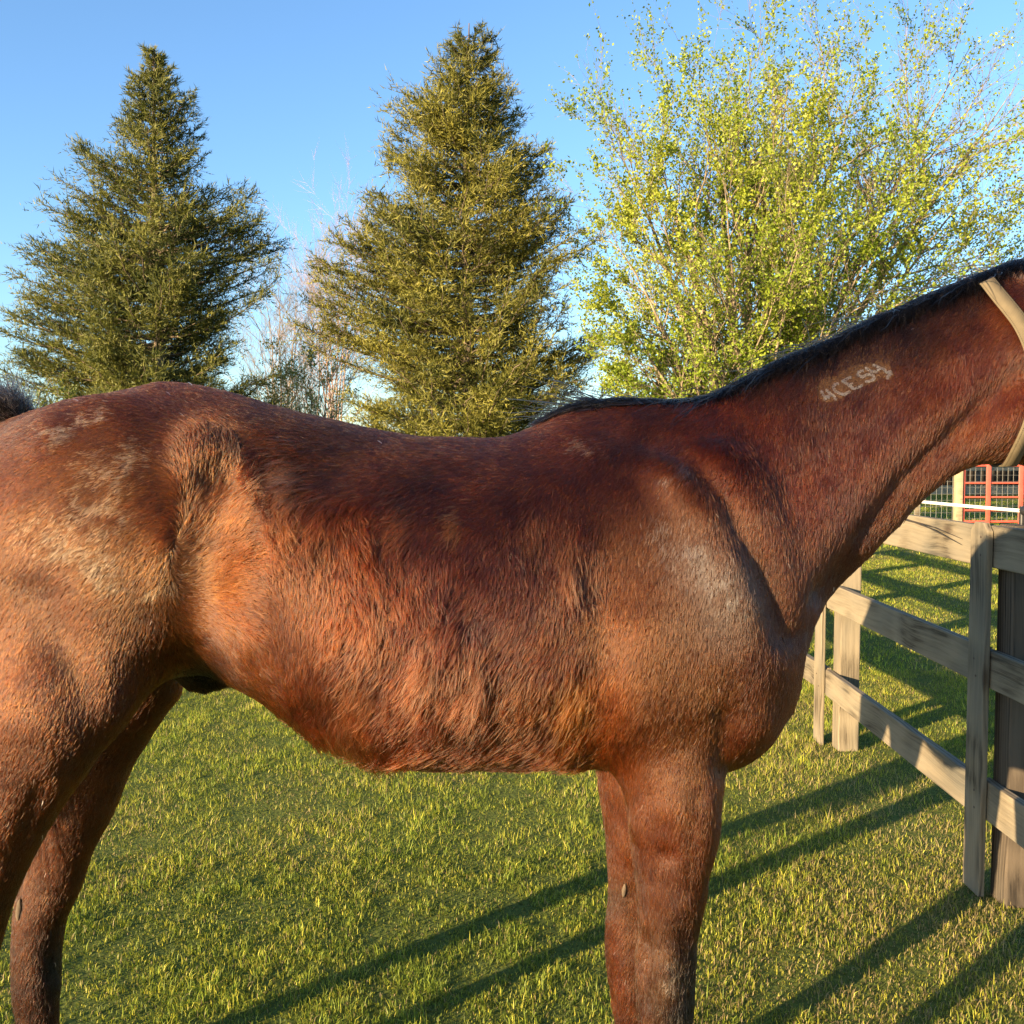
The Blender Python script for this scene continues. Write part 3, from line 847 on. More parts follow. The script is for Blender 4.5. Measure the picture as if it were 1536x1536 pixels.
    # --- head (mostly beyond the frame)
    for (px, py, r, u, k) in ((1548, 520, (.15, .088, .10), (-.25, 1), .04), (1560, 610, (.13, .078, .09), (-.3, 1), .04), (1640, 575, (.15, .085, .125), (1, -.75), .03),
                              (1730, 645, (.14, .066, .088), (1, -.8), .03), (1800, 715, (.13, .056, .066), (1, -.8), .03), (1865, 775, (.085, .056, .062), (1, -.8), .03), (1890, 805, (.055, .05, .05), (1, -.8), .02)):
        E(px, py, HY, r, u, k, mirror=False)
    E(1598, 515, 1.915, (.04, .02, .028), (1, -.8), .02)   # brow
    for sgn in (0,):
        E(1592, 398, 1.945, (.07, .026, .022), (.3, 1), .015)   # ears
    E(1880, 765, 1.955, (.03, .02, .022), (1, -.8), .015)
    # --- legs: stacks of ellipsoids between the outlines seen in the photograph
    def leg(rows, Y, ys_, k=.022, k2=.035):
        L = np.full_like(D, .5)
        rows = np.array(rows, float)
        yy = np.arange(rows[0, 0], rows[-1, 0] + 1, 13.0)
        for j, py in enumerate(yy):
            l = np.interp(py, rows[:, 0], rows[:, 1]); r = np.interp(py, rows[:, 0], rows[:, 2]); w = np.interp(py, rows[:, 0], rows[:, 3]); dy = np.interp(py, rows[:, 0], rows[:, 4])
            pl, pr = at(l, py, Y + dy), at(r, py, Y + dy)
            a = (pr[0] - pl[0]) / 2 - .005
            ell(L, (pl + pr) / 2, (a, w, max(.03, min(a * .8, .07))), None, .006)
        D[...] = smin(D, L, k2)
    leg([(1080, 915, 1105, .085, .03), (1150, 920, 1092, .085, .01), (1190, 934, 1086, .082, 0), (1250, 943, 1080, .075, 0), (1310, 950, 1066, .066, 0), (1360, 954, 1056, .06, 0), (1400, 956, 1049, .055, 0), (1450, 950, 1046, .053, 0),
         (1500, 953, 1045, .053, 0), (1540, 954, 1040, .05, 0), (1590, 962, 1030, .04, 0), (1650, 968, 1024, .033, 0), (1740, 968, 1024, .033, 0), (1790, 962, 1034, .04, 0), (1830, 978, 1042, .038, 0), (1868, 985, 1056, .045, 0)], 1.845, None)
    leg([(1080, 890, 1060, .08, -.02), (1150, 893, 1050, .08, 0), (1190, 897, 1045, .075, 0), (1250, 905, 1035, .068, 0), (1310, 909, 1020, .06, 0), (1350, 909, 1005, .055, 0), (1380, 905, 995, .052, 0), (1420, 905, 990, .05, 0),
         (1470, 910, 985, .046, 0), (1520, 918, 978, .036, 0), (1590, 922, 972, .032, 0), (1630, 916, 978, .036, 0), (1660, 925, 985, .034, 0), (1692, 932, 995, .042, 0)], 2.15, None)
    leg([(880, -60, 255, .12, .06), (960, -62, 262, .12, .04), (1010, -62, 240, .112, .02), (1060, -62, 205, .10, 0), (1110, -62, 160, .09, 0), (1150, -64, 130, .082, 0), (1190, -66, 100, .074, 0), (1250, -70, 66, .064, 0), (1310, -78, 36, .056, 0), (1370, -90, 14, .052, 0), (1430, -104, -2, .05, 0),
         (1480, -122, -22, .05, 0), (1540, -128, -44, .046, 0), (1610, -122, -58, .035, 0), (1700, -122, -66, .032, 0), (1780, -126, -56, .038, 0), (1830, -112, -44, .036, 0), (1885, -100, -24, .045, 0)], 1.81, None)
    leg([(980, 40, 275, .11, -.06), (1030, 60, 276, .10, -.02), (1080, 64, 238, .09, 0), (1130, 60, 206, .08, 0), (1205, 52, 175, .068, 0), (1270, 42, 142, .058, 0), (1331, 28, 122, .052, 0), (1371, 20, 103, .05, 0), (1415, 17, 95, .047, 0),
         (1470, 17, 93, .044, 0), (1520, 24, 91, .035, 0), (1590, 28, 86, .032, 0), (1620, 24, 92, .036, 0), (1650, 34, 98, .034, 0), (1678, 40, 112, .042, 0)], 2.19, None)
    # --- surface nets
    S = D < 0
    vid = np.full(tuple(n - 1 for n in D.shape), -1, np.int64)
    corners = [(a, b, c) for a in (0, 1) for b in (0, 1) for c in (0, 1)]
    def sub(A, o): return A[o[0]:A.shape[0] - 1 + o[0], o[1]:A.shape[1] - 1 + o[1], o[2]:A.shape[2] - 1 + o[2]]
    cnt = sum(sub(S, o).astype(np.int8) for o in corners)
    act = (cnt > 0) & (cnt < 8)
    ci = np.argwhere(act); vid[act] = np.arange(len(ci))
    acc = np.zeros((len(ci), 3)); num = np.zeros(len(ci))
    for o in corners:
        for ax in range(3):
            if o[ax]: continue
            o2 = list(o); o2[ax] = 1
            d0 = D[tuple((ci + o).T)]; d1 = D[tuple((ci + o2).T)]
            m = (d0 < 0) != (d1 < 0)
            t = d0 / np.where(m, d0 - d1, 1)
            p = np.tile(np.array(o, float), (len(ci), 1)); p[:, ax] += t
            acc[m] += p[m]; num[m] += 1
    V = (ci + acc / num[:, None]) * GH + np.array([GX0, GY0, GZ0])
    quads = []
    for ax in range(3):
        b, c = [(1, 2), (2, 0), (0, 1)][ax]
        s0 = [slice(None)] * 3; s1 = [slice(None)] * 3
        s0[ax] = slice(0, -1); s1[ax] = slice(1, None)
        m = S[tuple(s0)] != S[tuple(s1)]
        e = np.argwhere(m)
        ok = (e[:, b] > 0) & (e[:, c] > 0) & (e[:, b] < D.shape[b] - 1) & (e[:, c] < D.shape[c] - 1); e = e[ok]
        sg = S[tuple(e.T)]
        def g(db, dc):
            q = e.copy(); q[:, b] -= db; q[:, c] -= dc; return vid[tuple(q.T)]
        Q = np.stack([g(0, 0), g(1, 0), g(1, 1), g(0, 1)], -1)
        Q = np.where(sg[:, None], Q, Q[:, ::-1])
        quads.append(Q)
    F = np.concatenate(quads)
    # smooth
    E_ = np.unique(np.sort(np.concatenate([F[:, [0, 1]], F[:, [1, 2]], F[:, [2, 3]], F[:, [3, 0]]]), 1), axis=0)
    deg = np.bincount(E_.ravel(), minlength=len(V)).astype(float)
    def lap(V):
        out = np.zeros_like(V)
        for k in range(3):
            out[:, k] = np.bincount(E_[:, 0], V[E_[:, 1], k], len(V)) + np.bincount(E_[:, 1], V[E_[:, 0], k], len(V))
        return out / deg[:, None] - V
    for _ in range(8):
        V = V + .5 * lap(V); V = V - .51 * lap(V)
    def normals(V):
        n = np.cross(V[F[:, 2]] - V[F[:, 0]], V[F[:, 3]] - V[F[:, 1]])
        out = np.zeros_like(V)
        for k in range(3):
            for j in range(4): out[:, k] += np.bincount(F[:, j], n[:, k], len(V))
        return norm(out)
    Nn = normals(V)
    # --- muscle relief, pressed in or raised along lines measured on the near side (same on the far side)
    Vm = V.copy(); Vm[:, 1] = np.where(V[:, 1] > HY, 2 * HY - V[:, 1], V[:, 1])
    px = to_px(Vm)
    facing = np.clip(np.abs(Nn[:, 1]) * 1.6, 0, 1)
    off = np.zeros(len(V))
    def stroke(pts, sig, amp, y_limit=None):
        pts = np.array(pts, float)
        d2 = np.full(len(V), 1e9)
        for a, b in zip(pts[:-1], pts[1:]):
            ab = b - a; t = np.clip(((px - a) @ ab) / (ab @ ab + 1e-9), 0, 1)
            d2 = np.minimum(d2, ((px - a - t[:, None] * ab) ** 2).sum(1))
        off[:] += amp * np.exp(-d2 / (2 * sig * sig)) * facing
    trunk = Vm[:, 1] < 1.97
    stroke([(318, 730), (305, 800), (296, 880), (292, 960), (300, 1000)], 32, -.016)       # hollow of the flank
    stroke([(250, 800), (255, 880), (250, 960)], 22, .006)                                # front edge of the thigh
    stroke([(330, 700), (420, 690), (520, 700)], 30, -.008)
    stroke([(300, 690), (280, 720)], 20, .012)
    stroke([(985, 660), (1040, 690), (1090, 745), (1128, 820), (1158, 890), (1180, 950)], 17, -.019)   # neck meets shoulder
    stroke([(1000, 690), (1040, 740), (1085, 830), (1110, 900)], 26, .010)
    stroke([(1540, 560), (1500, 590), (1440, 648), (1380, 706), (1330, 765), (1285, 830), (1240, 890)], 15, -.020)   # jugular groove
    stroke([(1520, 630), (1440, 690), (1370, 755), (1310, 825)], 16, .008)
    stroke([(890, 860), (905, 950), (908, 1050), (900, 1140)], 20, -.007)                  # behind the elbow
    stroke([(960, 960), (945, 1060)], 40, .012)
    stroke([(1092, 1075), (1085, 1150)], 12, -.010)                                        # between forearm and breast
    stroke([(930, 640), (985, 740)], 22, -.008)
    stroke([(120, 640), (200, 660), (290, 680)], 22, -.006)
    stroke([(60, 900), (110, 1000), (130, 1080)], 26, -.010)
    stroke([(1000, 1240), (1010, 1330)], 12, -.005)
    stroke([(960, 1230), (965, 1330)], 14, .005)
    stroke([(998, 1282), (1004, 1284)], 8, -.006)
    stroke([(1046, 1195), (1036, 1330)], 9, -.005); stroke([(975, 1190), (984, 1320)], 10, -.004)
    stroke([(1000, 1440), (1000, 1505)], 14, .006); stroke([(968, 1400), (970, 1500)], 8, -.005); stroke([(1026, 1400), (1022, 1500)], 7, -.004)
    stroke([(60, 1180), (20, 1290)], 10, -.005); stroke([(130, 1180), (85, 1300)], 10, -.004); stroke([(56, 1360), (52, 1440)], 9, -.005)
    off += .0035 * vnoise(Vm * 9, 31) * facing + .002 * vnoise(Vm * 22, 32)
    V = V + Nn * off[:, None]
    for _ in range(2):
        V = V + .4 * lap(V)
    return V, F, normals(V)

HV, HF, HN = build_horse_body()
print('horse verts', len(HV))

# ---- coat: colour, lie and length of the hair, looked up by place on the body
# px, py, colour (r,g,b), hair direction (dx,dy), length mm
COAT = np.array([
    # hindquarter
    (20, 640, .13, .045, .020, -1, .35, 9), (110, 625, .12, .042, .020, -1, .35, 9), (250, 590, .10, .036, .019, -1, .2, 9), (230, 650, .12, .045, .02, -1, .3, 9), (120, 690, .17, .065, .028, -1, .5, 9),
    (20, 720, .16, .055, .022, -.8, .7, 9), (160, 715, .25, .125, .06, -.9, .6, 9), (60, 800, .23, .10, .045, -.8, .8, 9), (150, 830, .22, .105, .05, -.8, .6, 9), (240, 760, .17, .065, .028, -.9, .5, 10),
    (215, 860, .20, .095, .042, -.6, .8, 10), (40, 900, .23, .09, .037, -.5, .9, 9), (130, 930, .22, .085, .035, -.5, .9, 10), (230, 960, .15, .055, .024, -.3, 1, 12),
    (50, 1020, .20, .075, .03, -.4, 1, 9), (150, 1030, .19, .068, .026, -.4, 1, 10), (40, 1130, .21, .078, .03, -.35, 1, 9), (110, 1130, .17, .06, .023, -.5, 1, 11), (20, 1250, .20, .075, .03, -.3, 1, 10), (60, 1240, .17, .06, .024, -.4, 1, 10),
    (0, 1400, .15, .06, .028, -.2, 1, 11), (-60, 1500, .07, .032, .018, 0, 1, 12), (-60, 1700, .014, .011, .01, 0, 1, 12),
    # far hind leg
    (210, 1080, .17, .062, .024, -.4, 1, 12), (150, 1180, .20, .078, .030, -.4, 1, 13), (100, 1280, .18, .07, .028, -.3, 1, 13), (60, 1350, .13, .055, .027, -.2, 1, 13), (45, 1450, .09, .042, .024, -.1, 1, 14), (84, 1450, .02, .014, .011, 0, 1, 12), (60, 1530, .075, .036, .022, -.1, 1, 15), (60, 1620, .014, .011, .01, 0, 1, 12),
    # flank whorl
    (300, 680, .15, .056, .022, .15, -1, 16), (330, 690, .155, .066, .028, .35, -.95, 18), (305, 760, .21, .09, .036, .45, -.75, 20), (340, 770, .19, .088, .04, .7, -.7, 24), (300, 850, .30, .15, .06, .7, -.45, 30), (350, 850, .25, .105, .042, .8, -.4, 32),
    (300, 930, .31, .145, .05, .75, .05, 32), (360, 930, .25, .095, .034, .75, .1, 34), (290, 985, .32, .14, .045, .7, .45, 34), (340, 1010, .31, .125, .036, .6, .7, 34),
    # back
    (330, 590, .075, .030, .018, -1, .1, 12), (420, 640, .040, .022, .016, -.9, .3, 16), (500, 660, .048, .026, .018, -1, .15, 16), (620, 670, .062, .028, .017, -1, .12, 14), (740, 665, .085, .032, .017, -1, .1, 12), (400, 690, .085, .040, .022, -.5, .6, 24), (480, 720, .075, .034, .019, -.6, .6, 24),
    # barrel
    (430, 760, .15, .066, .03, .1, .9, 30), (430, 850, .19, .075, .03, .2, .9, 32), (440, 950, .20, .072, .027, -.1, .95, 34), (520, 800, .15, .054, .022, -.3, .9, 30), (560, 900, .165, .056, .021, -.4, .9, 30), (520, 1010, .19, .068, .026, -.45, .9, 32), (480, 1060, .22, .078, .027, -.4, .9, 34),
    (620, 760, .10, .036, .017, -.7, .7, 24), (700, 740, .105, .036, .017, -.8, .5, 22), (680, 850, .115, .038, .016, -.5, .85, 26), (760, 900, .105, .034, .014, -.4, .9, 26), (660, 960, .13, .043, .017, -.55, .85, 30), (600, 1060, .17, .063, .027, -.5, .85, 34), (620, 1130, .15, .050, .019, -.7, .6, 34),
    (760, 1010, .13, .047, .02, -.4, .9, 32), (740, 1100, .15, .053, .021, -.6, .8, 34), (850, 1000, .16, .056, .02, -.35, .9, 30), (860, 1080, .27, .10, .03, -.3, .95, 32), (870, 1140, .17, .055, .018, -.95, .2, 30), (800, 1145, .14, .045, .016, -.95, .3, 30), (840, 780, .115, .042, .02, -.3, .95, 26), (800, 840, .105, .038, .018, -.1, 1, 28), (850, 880, .125, .045, .02, 0, 1, 26),
    # withers and shoulder, the shoulder's grey sheen painted into its colours
    (840, 640, .12, .040, .018, -.95, .25, 10), (900, 640, .125, .044, .02, -.8, .5, 10), (880, 720, .12, .042, .02, -.5, .85, 12), (960, 700, .105, .040, .021, -.4, .9, 11), (1000, 640, .085, .032, .017, -.6, .7, 12), (960, 800, .165, .075, .038, -.35, .95, 10), (1000, 790, .155, .09, .062, -.3, .95, 9), (1060, 850, .19, .135, .12, -.2, 1, 8), (1020, 900, .19, .10, .06, -.2, 1, 8), (1095, 915, .195, .13, .112, -.1, 1, 8), (1130, 840, .14, .05, .02, -.1, 1, 9),
    (960, 900, .20, .082, .036, -.3, .95, 10), (930, 970, .22, .09, .04, -.2, 1, 12), (1000, 1000, .24, .105, .045, -.1, 1, 9), (1080, 1000, .20, .08, .034, 0, 1, 9), (905, 1060, .31, .12, .036, -.1, 1, 14), (1000, 1090, .22, .09, .037, -.1, 1, 9), (1070, 1090, .19, .07, .028, 0, 1, 10), (1150, 1000, .13, .043, .018, .1, 1, 10), (1150, 1080, .15, .048, .019, .1, 1, 10), (1110, 1140, .16, .055, .021, 0, 1, 11), (1170, 900, .105, .036, .016, -.1, 1, 10),
    # neck
    (1060, 620, .17, .05, .018, -.5, .85, 14), (1100, 700, .13, .042, .018, -.4, .9, 13), (1150, 650, .14, .042, .017, -.3, .95, 13), (1150, 800, .15, .046, .018, -.15, 1, 12), (1200, 720, .145, .041, .016, -.2, 1, 12), (1210, 860, .14, .048, .02, -.15, 1, 13), (1180, 590, .085, .036, .019, -.3, .9, 14), (1210, 620, .075, .032, .019, -.3, .95, 12), (1270, 680, .115, .034, .016, -.2, 1, 12), (1280, 780, .10, .034, .017, -.15, 1, 13), (1330, 640, .10, .032, .016, -.3, .9, 12), (1380, 570, .12, .038, .017, -.5, .8, 13), (1300, 520, .06, .029, .018, -.2, .95, 14), (1400, 500, .10, .042, .02, -.8, .5, 15), (1450, 560, .13, .038, .016, -.3, .9, 12), (1400, 680, .14, .048, .021, -.3, .9, 16), (1340, 770, .13, .05, .023, -.3, .95, 18), (1470, 660, .17, .06, .024, -.5, .8, 14), (1500, 480, .13, .045, .018, -.8, .5, 12), (1520, 580, .15, .045, .017, -.3, .9, 10), (1520, 660, .15, .05, .019, -.4, .9, 12), (1250, 880, .09, .034, .018, -.2, 1, 14),
    (1120, 574, .05, .03, .02, -.3, .9, 14), (1200, 545, .035, .025, .02, -.3, .9, 14), (1290, 508, .035, .025, .02, -.3, .9, 14), (1370, 474, .035, .025, .02, -.3, .9, 14), (1450, 440, .04, .027, .02, -.3, .9, 14),
    (1700, 620, .13, .045, .018, .6, .7, 8), (1880, 790, .03, .02, .016, .6, .7, 5), (1556, 380, .08, .03, .016, 0, -1, 10),
    # near fore leg
    (1000, 1180, .21, .085, .034, -.1, 1, 10), (1070, 1190, .17, .062, .025, 0, 1, 10), (950, 1180, .22, .09, .035, -.15, 1, 11), (1010, 1260, .20, .07, .026, 0, 1, 10), (950, 1260, .20, .078, .03, -.1, 1, 11), (1065, 1260, .18, .066, .026, .05, 1, 11), (980, 1340, .16, .065, .029, .15, 1, 12), (1040, 1340, .15, .06, .027, .1, 1, 13), (990, 1420, .135, .07, .038, .05, 1, 14), (1000, 1480, .125, .07, .04, 0, 1, 14), (960, 1440, .16, .066, .028, 0, 1, 14), (308, 1022, .02, .014, .011, 0, 1, 8), (1050, 1395, .06, .03, .018, .05, 1, 13), (1050, 1465, .016, .012, .01, .05, 1, 12), (1047, 1430, .012, .01, .009, 0, 1, 12), (1043, 1500, .012, .01, .009, 0, 1, 12), (1031, 1470, .014, .011, .01, 0, 1, 12), (1026, 1525, .014, .011, .01, 0, 1, 12), (1042, 1380, .08, .036, .02, .05, 1, 13), (1030, 1536, .016, .012, .01, 0, 1, 12), (1040, 1430, .035, .020, .014, .05, 1, 13), (1036, 1500, .014, .011, .01, 0, 1, 12), (990, 1540, .10, .055, .032, 0, 1, 14), (955, 1530, .13, .05, .022, 0, 1, 14), (1000, 1640, .016, .012, .01, 0, 1, 12), (1000, 1800, .012, .01, .01, 0, 1, 10),
    # far fore leg
    (905, 1200, .22, .085, .03, -.05, 1, 14), (915, 1290, .18, .066, .026, 0, 1, 14), (920, 1340, .12, .06, .035, 0, 1, 15), (908, 1400, .17, .065, .026, -.45, 1, 44), (910, 1460, .17, .062, .022, -.4, 1, 42), (915, 1530, .17, .06, .023, -.15, 1, 20), (930, 1640, .014, .011, .01, 0, 1, 12),
], float)
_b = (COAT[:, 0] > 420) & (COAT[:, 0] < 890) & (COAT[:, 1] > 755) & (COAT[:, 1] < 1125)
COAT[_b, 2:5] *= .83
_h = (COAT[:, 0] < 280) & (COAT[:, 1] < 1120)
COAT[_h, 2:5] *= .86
_k = ((COAT[:, 2] > .035) & (COAT[:, 4] < .075)) * .18
COAT[:, 2:5] = COAT[:, 2:5] * (1 - _k[:, None]) + np.array([.165, .060, .023]) * _k[:, None]
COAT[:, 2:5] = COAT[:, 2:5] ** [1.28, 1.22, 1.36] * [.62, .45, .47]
COAT[:, 7] = np.where(COAT[:, 7] > 15, 15 + (COAT[:, 7] - 15) * .40, COAT[:, 7])
COAT_E = np.where((COAT[:, 1] > 1170) | ((COAT[:, 0] < 260) & (COAT[:, 1] > 1060)) | (COAT[:, 5 - 3] < .008), 220.0, 1500.0)
COAT_P = COAT[:, :2]
def coat(px, power=4.0, cols=slice(2, 8)):
    out = np.zeros((len(px), 6))
    for s in range(0, len(px), 20000):
        d2 = ((px[s:s + 20000, None] - COAT_P[None]) ** 2).sum(-1) + COAT_E[None]
        w = d2 ** (-power / 2)
        out[s:s + 20000] = w @ COAT[:, 2:8] / w.sum(1, keepdims=True)
    return out
def side_px(P):
    Q = P.copy(); Q[:, 1] = np.where(P[:, 1] > HY, 2 * HY - P[:, 1], P[:, 1])
    return to_px(Q)
def leg_side_px(P):
    """legs are not mirror images: below the belly use the true place"""
    low = P[:, 2] < .80
    q = side_px(P); q[low] = to_px(P[low]); return q

# freeze brand on the neck: a clipped patch with pale hair in the shape of the marks
BR = lambda L: [np.array([(1200 + a / 9.6, 520 + b / 9.6) for a, b in s]) for s in L]
BRAND = BR([[(312, 636), (345, 700), (390, 715), (440, 690)], [(388, 618), (440, 670), (490, 700), (517, 748)], [(360, 742), (410, 718)],
            [(545, 522), (498, 540), (483, 580), (512, 630), (570, 665), (635, 680), (712, 638)],
            [(725, 432), (620, 485), (700, 537), (785, 606), (892, 545)], [(705, 552), (748, 524)],
            [(905, 335), (850, 352), (832, 392), (900, 428), (960, 395), (1010, 385), (1060, 410), (1072, 450), (1020, 482), (942, 497)],
            [(955, 300), (1030, 345), (1095, 350), (1150, 305)], [(1065, 255), (1150, 295), (1210, 315), (1250, 360), (1312, 370)], [(1298, 342), (1318, 378), (1270, 410), (1260, 455)]])
PATCH = BR([[(230, 560), (300, 450), (480, 380), (620, 330), (760, 250), (1000, 200), (1180, 150), (1290, 180), (1345, 280), (1385, 400), (1300, 465), (1180, 440), (1060, 505), (900, 565), (750, 640), (620, 720), (520, 775), (380, 790), (280, 740)]])[0]
def seg_dist(px, lines):
    d2 = np.full(len(px), 1e9)
    for pts in lines:
        for a, b in zip(pts[:-1], pts[1:]):
            ab = b - a; t = np.clip(((px - a) @ ab) / (ab @ ab + 1e-9), 0, 1)
            d2 = np.minimum(d2, ((px - a - t[:, None] * ab) ** 2).sum(1))
    return np.sqrt(d2)
def in_poly(px, poly):
    x, y = px.T; ins = np.zeros(len(px), bool); n = len(poly)
    for i in range(n):
        x0, y0 = poly[i]; x1, y1 = poly[(i + 1) % n]
        ins ^= ((y0 > y) != (y1 > y)) & (x < (x1 - x0) * (y - y0) / (y1 - y0 + 1e-12) + x0)
    return ins

LOCKS = [(850, 825, 9, 1.45, (.03, .016, .009)), (858, 862, 8, 1.5, (.04, .02, .011)), (800, 795, 10, 1.6, (.025, .012, .007)), (900, 855, 9, 1.5, (.025, .013, .008)), (685, 788, 7, 1.3, (.05, .025, .01)),
         (640, 995, 14, 1.6, (.03, .017, .01)), (710, 1020, 18, 1.5, (.03, .016, .01)), (560, 940, 14, 1.5, (.02, .01, .006)), (430, 745, 16, 1.5, (.04, .022, .012)), (480, 800, 14, 1.5, (.03, .015, .008)), 
         (790, 1050, 16, 1.5, (.02, .012, .007)), (530, 1060, 18, 1.5, (.03, .015, .008)), (860, 1060, 14, 1.5, (.06, .024, .006)), (600, 790, 12, 1.4, (.02, .01, .006))]
SCUFFS_AND_SHEEN = [([(92, 650), (125, 632), (160, 620)], 7, (.33, .22, .15)), ([(55, 648), (75, 643)], 6, (.20, .12, .07)), ([(80, 668), (110, 655)], 6, (.18, .10, .055)), ([(150, 700), (185, 720), (200, 690)], 18, (.34, .21, .115)), ([(120, 760), (190, 770)], 18, (.26, .155, .085)),
          ([(60, 800), (150, 850)], 22, (.22, .125, .065)), ([(220, 890), (265, 880)], 13, (.30, .185, .10)), ([(870, 668), (905, 682)], 7, (.20, .12, .07)), ([(150, 790), (165, 880)], 9, (.22, .13, .07)),
          ([(1010, 1440), (1000, 1520)], 12, (.15, .10, .075)), ([(1000, 800), (1050, 830), (1090, 900)], 18, (.19, .14, .115)), ([(440, 740), (430, 700)], 10, (.12, .07, .045)), ([(1000, 720), (1030, 705)], 8, (.11, .08, .07))]  # the shoulder stroke is coat sheen put into the hair colour

def build_horse():
    horse = empty('horse', (-.2, HY, 0))
    tag(horse, 'bay horse standing side on in the grass with shaggy coat and branded neck', 'horse')
    vpx = leg_side_px(HV)
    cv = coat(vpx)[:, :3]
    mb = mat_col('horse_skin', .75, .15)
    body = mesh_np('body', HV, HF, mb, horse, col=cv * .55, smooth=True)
    # ---- roots for the hair
    tri = np.concatenate([HF[:, [0, 1, 2]], HF[:, [0, 2, 3]]])
    A, B, C_ = HV[tri[:, 0]], HV[tri[:, 1]], HV[tri[:, 2]]
    cr = np.cross(B - A, C_ - A); area = np.linalg.norm(cr, axis=1) / 2
    cen = (A + B + C_) / 3; nn = norm(HN[tri].mean(1))
    view = norm(_C - cen); fac = (nn * view).sum(1)
    tpx = leg_side_px(cen); prop = coat(tpx, 3.0)
    ln = prop[:, 5] * 1e-3
    dens = np.where(ln < .013, 230000, np.where(ln < .019, 190000, 165000)).astype(float)
    vis = fac > -.35
    tp = to_px(cen)
    inframe = (tp[:, 0] > -260) & (tp[:, 0] < 1800) & (tp[:, 1] < 1800) & (tp[:, 1] > 300)
    dens = np.where(vis & inframe, dens, 0)
    edge = (tp[:, 0] < -90) | (tp[:, 0] > 1620) | (tp[:, 1] > 1620)
    dens = np.where(edge, dens * .35, dens)
    hoofz = cen[:, 2] > .075
    dens *= hoofz
    patch_t = in_poly(tpx, PATCH) & (fac > 0)
    dens = np.where(patch_t, 900000, dens)
    nst = rng.poisson(area * dens)
    ti = np.repeat(np.arange(len(tri)), nst); n = len(ti)
    u = rng.random((n, 2)); su = np.sqrt(u[:, 0]); w = np.stack([1 - su, su * (1 - u[:, 1]), su * u[:, 1]], -1)
    P = A[ti] * w[:, :1] + B[ti] * w[:, 1:2] + C_[ti] * w[:, 2:]
    Nr = norm(HN[tri[ti, 0]] * w[:, :1] + HN[tri[ti, 1]] * w[:, 1:2] + HN[tri[ti, 2]] * w[:, 2:])
    px = leg_side_px(P)
    pr = coat(px, 3.5)
    wpx = np.stack([vnoise(P * 9, 61) * 26 + vnoise(P * 28, 62) * 16, vnoise(P * 9, 63) * 26 + vnoise(P * 28, 64) * 16], -1) * np.where(P[:, 2:] < .8, .3, 1)
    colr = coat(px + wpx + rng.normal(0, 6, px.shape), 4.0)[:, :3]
    L = pr[:, 5] * 1e-3 * 1.25
    # lie of the coat
    sw = vnoise(P * 14, 41) * .9 + vnoise(P * 34, 42) * .6
    shag = np.clip((L - .0155) / .014, 0, 1)
    ruffle = np.clip(.50 + 1.25 * vnoise(P * 7.5, 71) + .65 * vnoise(P * 19, 72), .08, 1.5)
    shag = shag * ruffle; L = np.where(shag > .01, L * (.66 + .32 * ruffle), L)
    ang = np.arctan2(-pr[:, 4], pr[:, 3]) + sw * (.12 + .42 * shag) + .8 * vnoise(P * 6, 48) * np.clip((L - .018) / .01, 0, 1) + rng.normal(0, .10 + .14 * shag)
    d = np.stack([np.cos(ang), np.zeros(n), np.sin(ang)], -1)
    d = norm(d - Nr * (d * Nr).sum(1, keepdims=True))
    tuft = vnoise(P * 26, 43) * .6 + vnoise(P * 60, 44) * .4
    L = L * (1 + .35 * tuft * shag) * rng.lognormal(0, .22, n)
    lift = .06 + .26 * shag + .16 * shag * tuft + np.abs(rng.normal(0, .05, n)) * (1 + shag)
    patch = in_poly(px, PATCH) & (P[:, 1] < HY)
    bd = seg_dist(px, BRAND)
    mark = patch & (bd < 1.9)
    near_patch = (seg_dist(px, [np.vstack([PATCH, PATCH[:1]])]) < 14) & (P[:, 1] < HY) & (P[:, 2] > 1.4)
    L = np.where(near_patch, L * .55, L)
    L = np.where(patch, .0028, L); lift = np.where(patch, .12, lift); L = np.where(mark, .0030, L); lift = np.where(mark, .40, lift)
    # colour: the looked-up coat tone, varied strand by strand
    colr = colr * rng.lognormal(0, .30, (n, 1))
    cl = vnoise(P * 30, 45) * .5 + vnoise(P * 11, 46) * .5
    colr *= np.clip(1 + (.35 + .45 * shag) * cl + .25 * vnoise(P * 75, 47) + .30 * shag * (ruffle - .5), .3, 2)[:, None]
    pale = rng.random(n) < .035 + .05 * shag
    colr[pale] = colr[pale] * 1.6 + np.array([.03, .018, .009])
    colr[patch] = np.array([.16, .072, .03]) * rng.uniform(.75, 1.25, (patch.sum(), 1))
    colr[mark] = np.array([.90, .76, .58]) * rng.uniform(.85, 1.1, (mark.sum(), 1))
    # longer unshed locks on the barrel, pale scuffs and dust, shoulder sheen painted as hair colour
    for (a, b, rr, gain, tint) in LOCKS:
        w_ = np.exp(-(((px - [a, b]) * [1, .55]) ** 2).sum(1) / (2 * rr * rr)) * (P[:, 1] < HY)
        m_ = rng.random(n) < w_
        L = np.where(m_, L * gain, L); lift = np.where(m_, lift + .07, lift)
        colr[m_] = colr[m_] * 1.25 + np.array(tint)
    for pts_, wd, tint in SCUFFS_AND_SHEEN:
        dd_ = seg_dist(px, [np.array(pts_, float)])
        m_ = (rng.random(n) < .8 * np.exp(-dd_ ** 2 / (2 * wd * wd)) * np.clip(.6 + vnoise(P * 60, 91), 0, 1)) & (P[:, 1] < HY)
        colr[m_] = np.array(tint) * rng.uniform(.6, 1.2, (m_.sum(), 1))
    m_ = rng.random(n) < .00012
    colr[m_] = np.array([.55, .46, .36]); lift = np.where(m_, .9, lift); L = np.where(m_, .010, L)
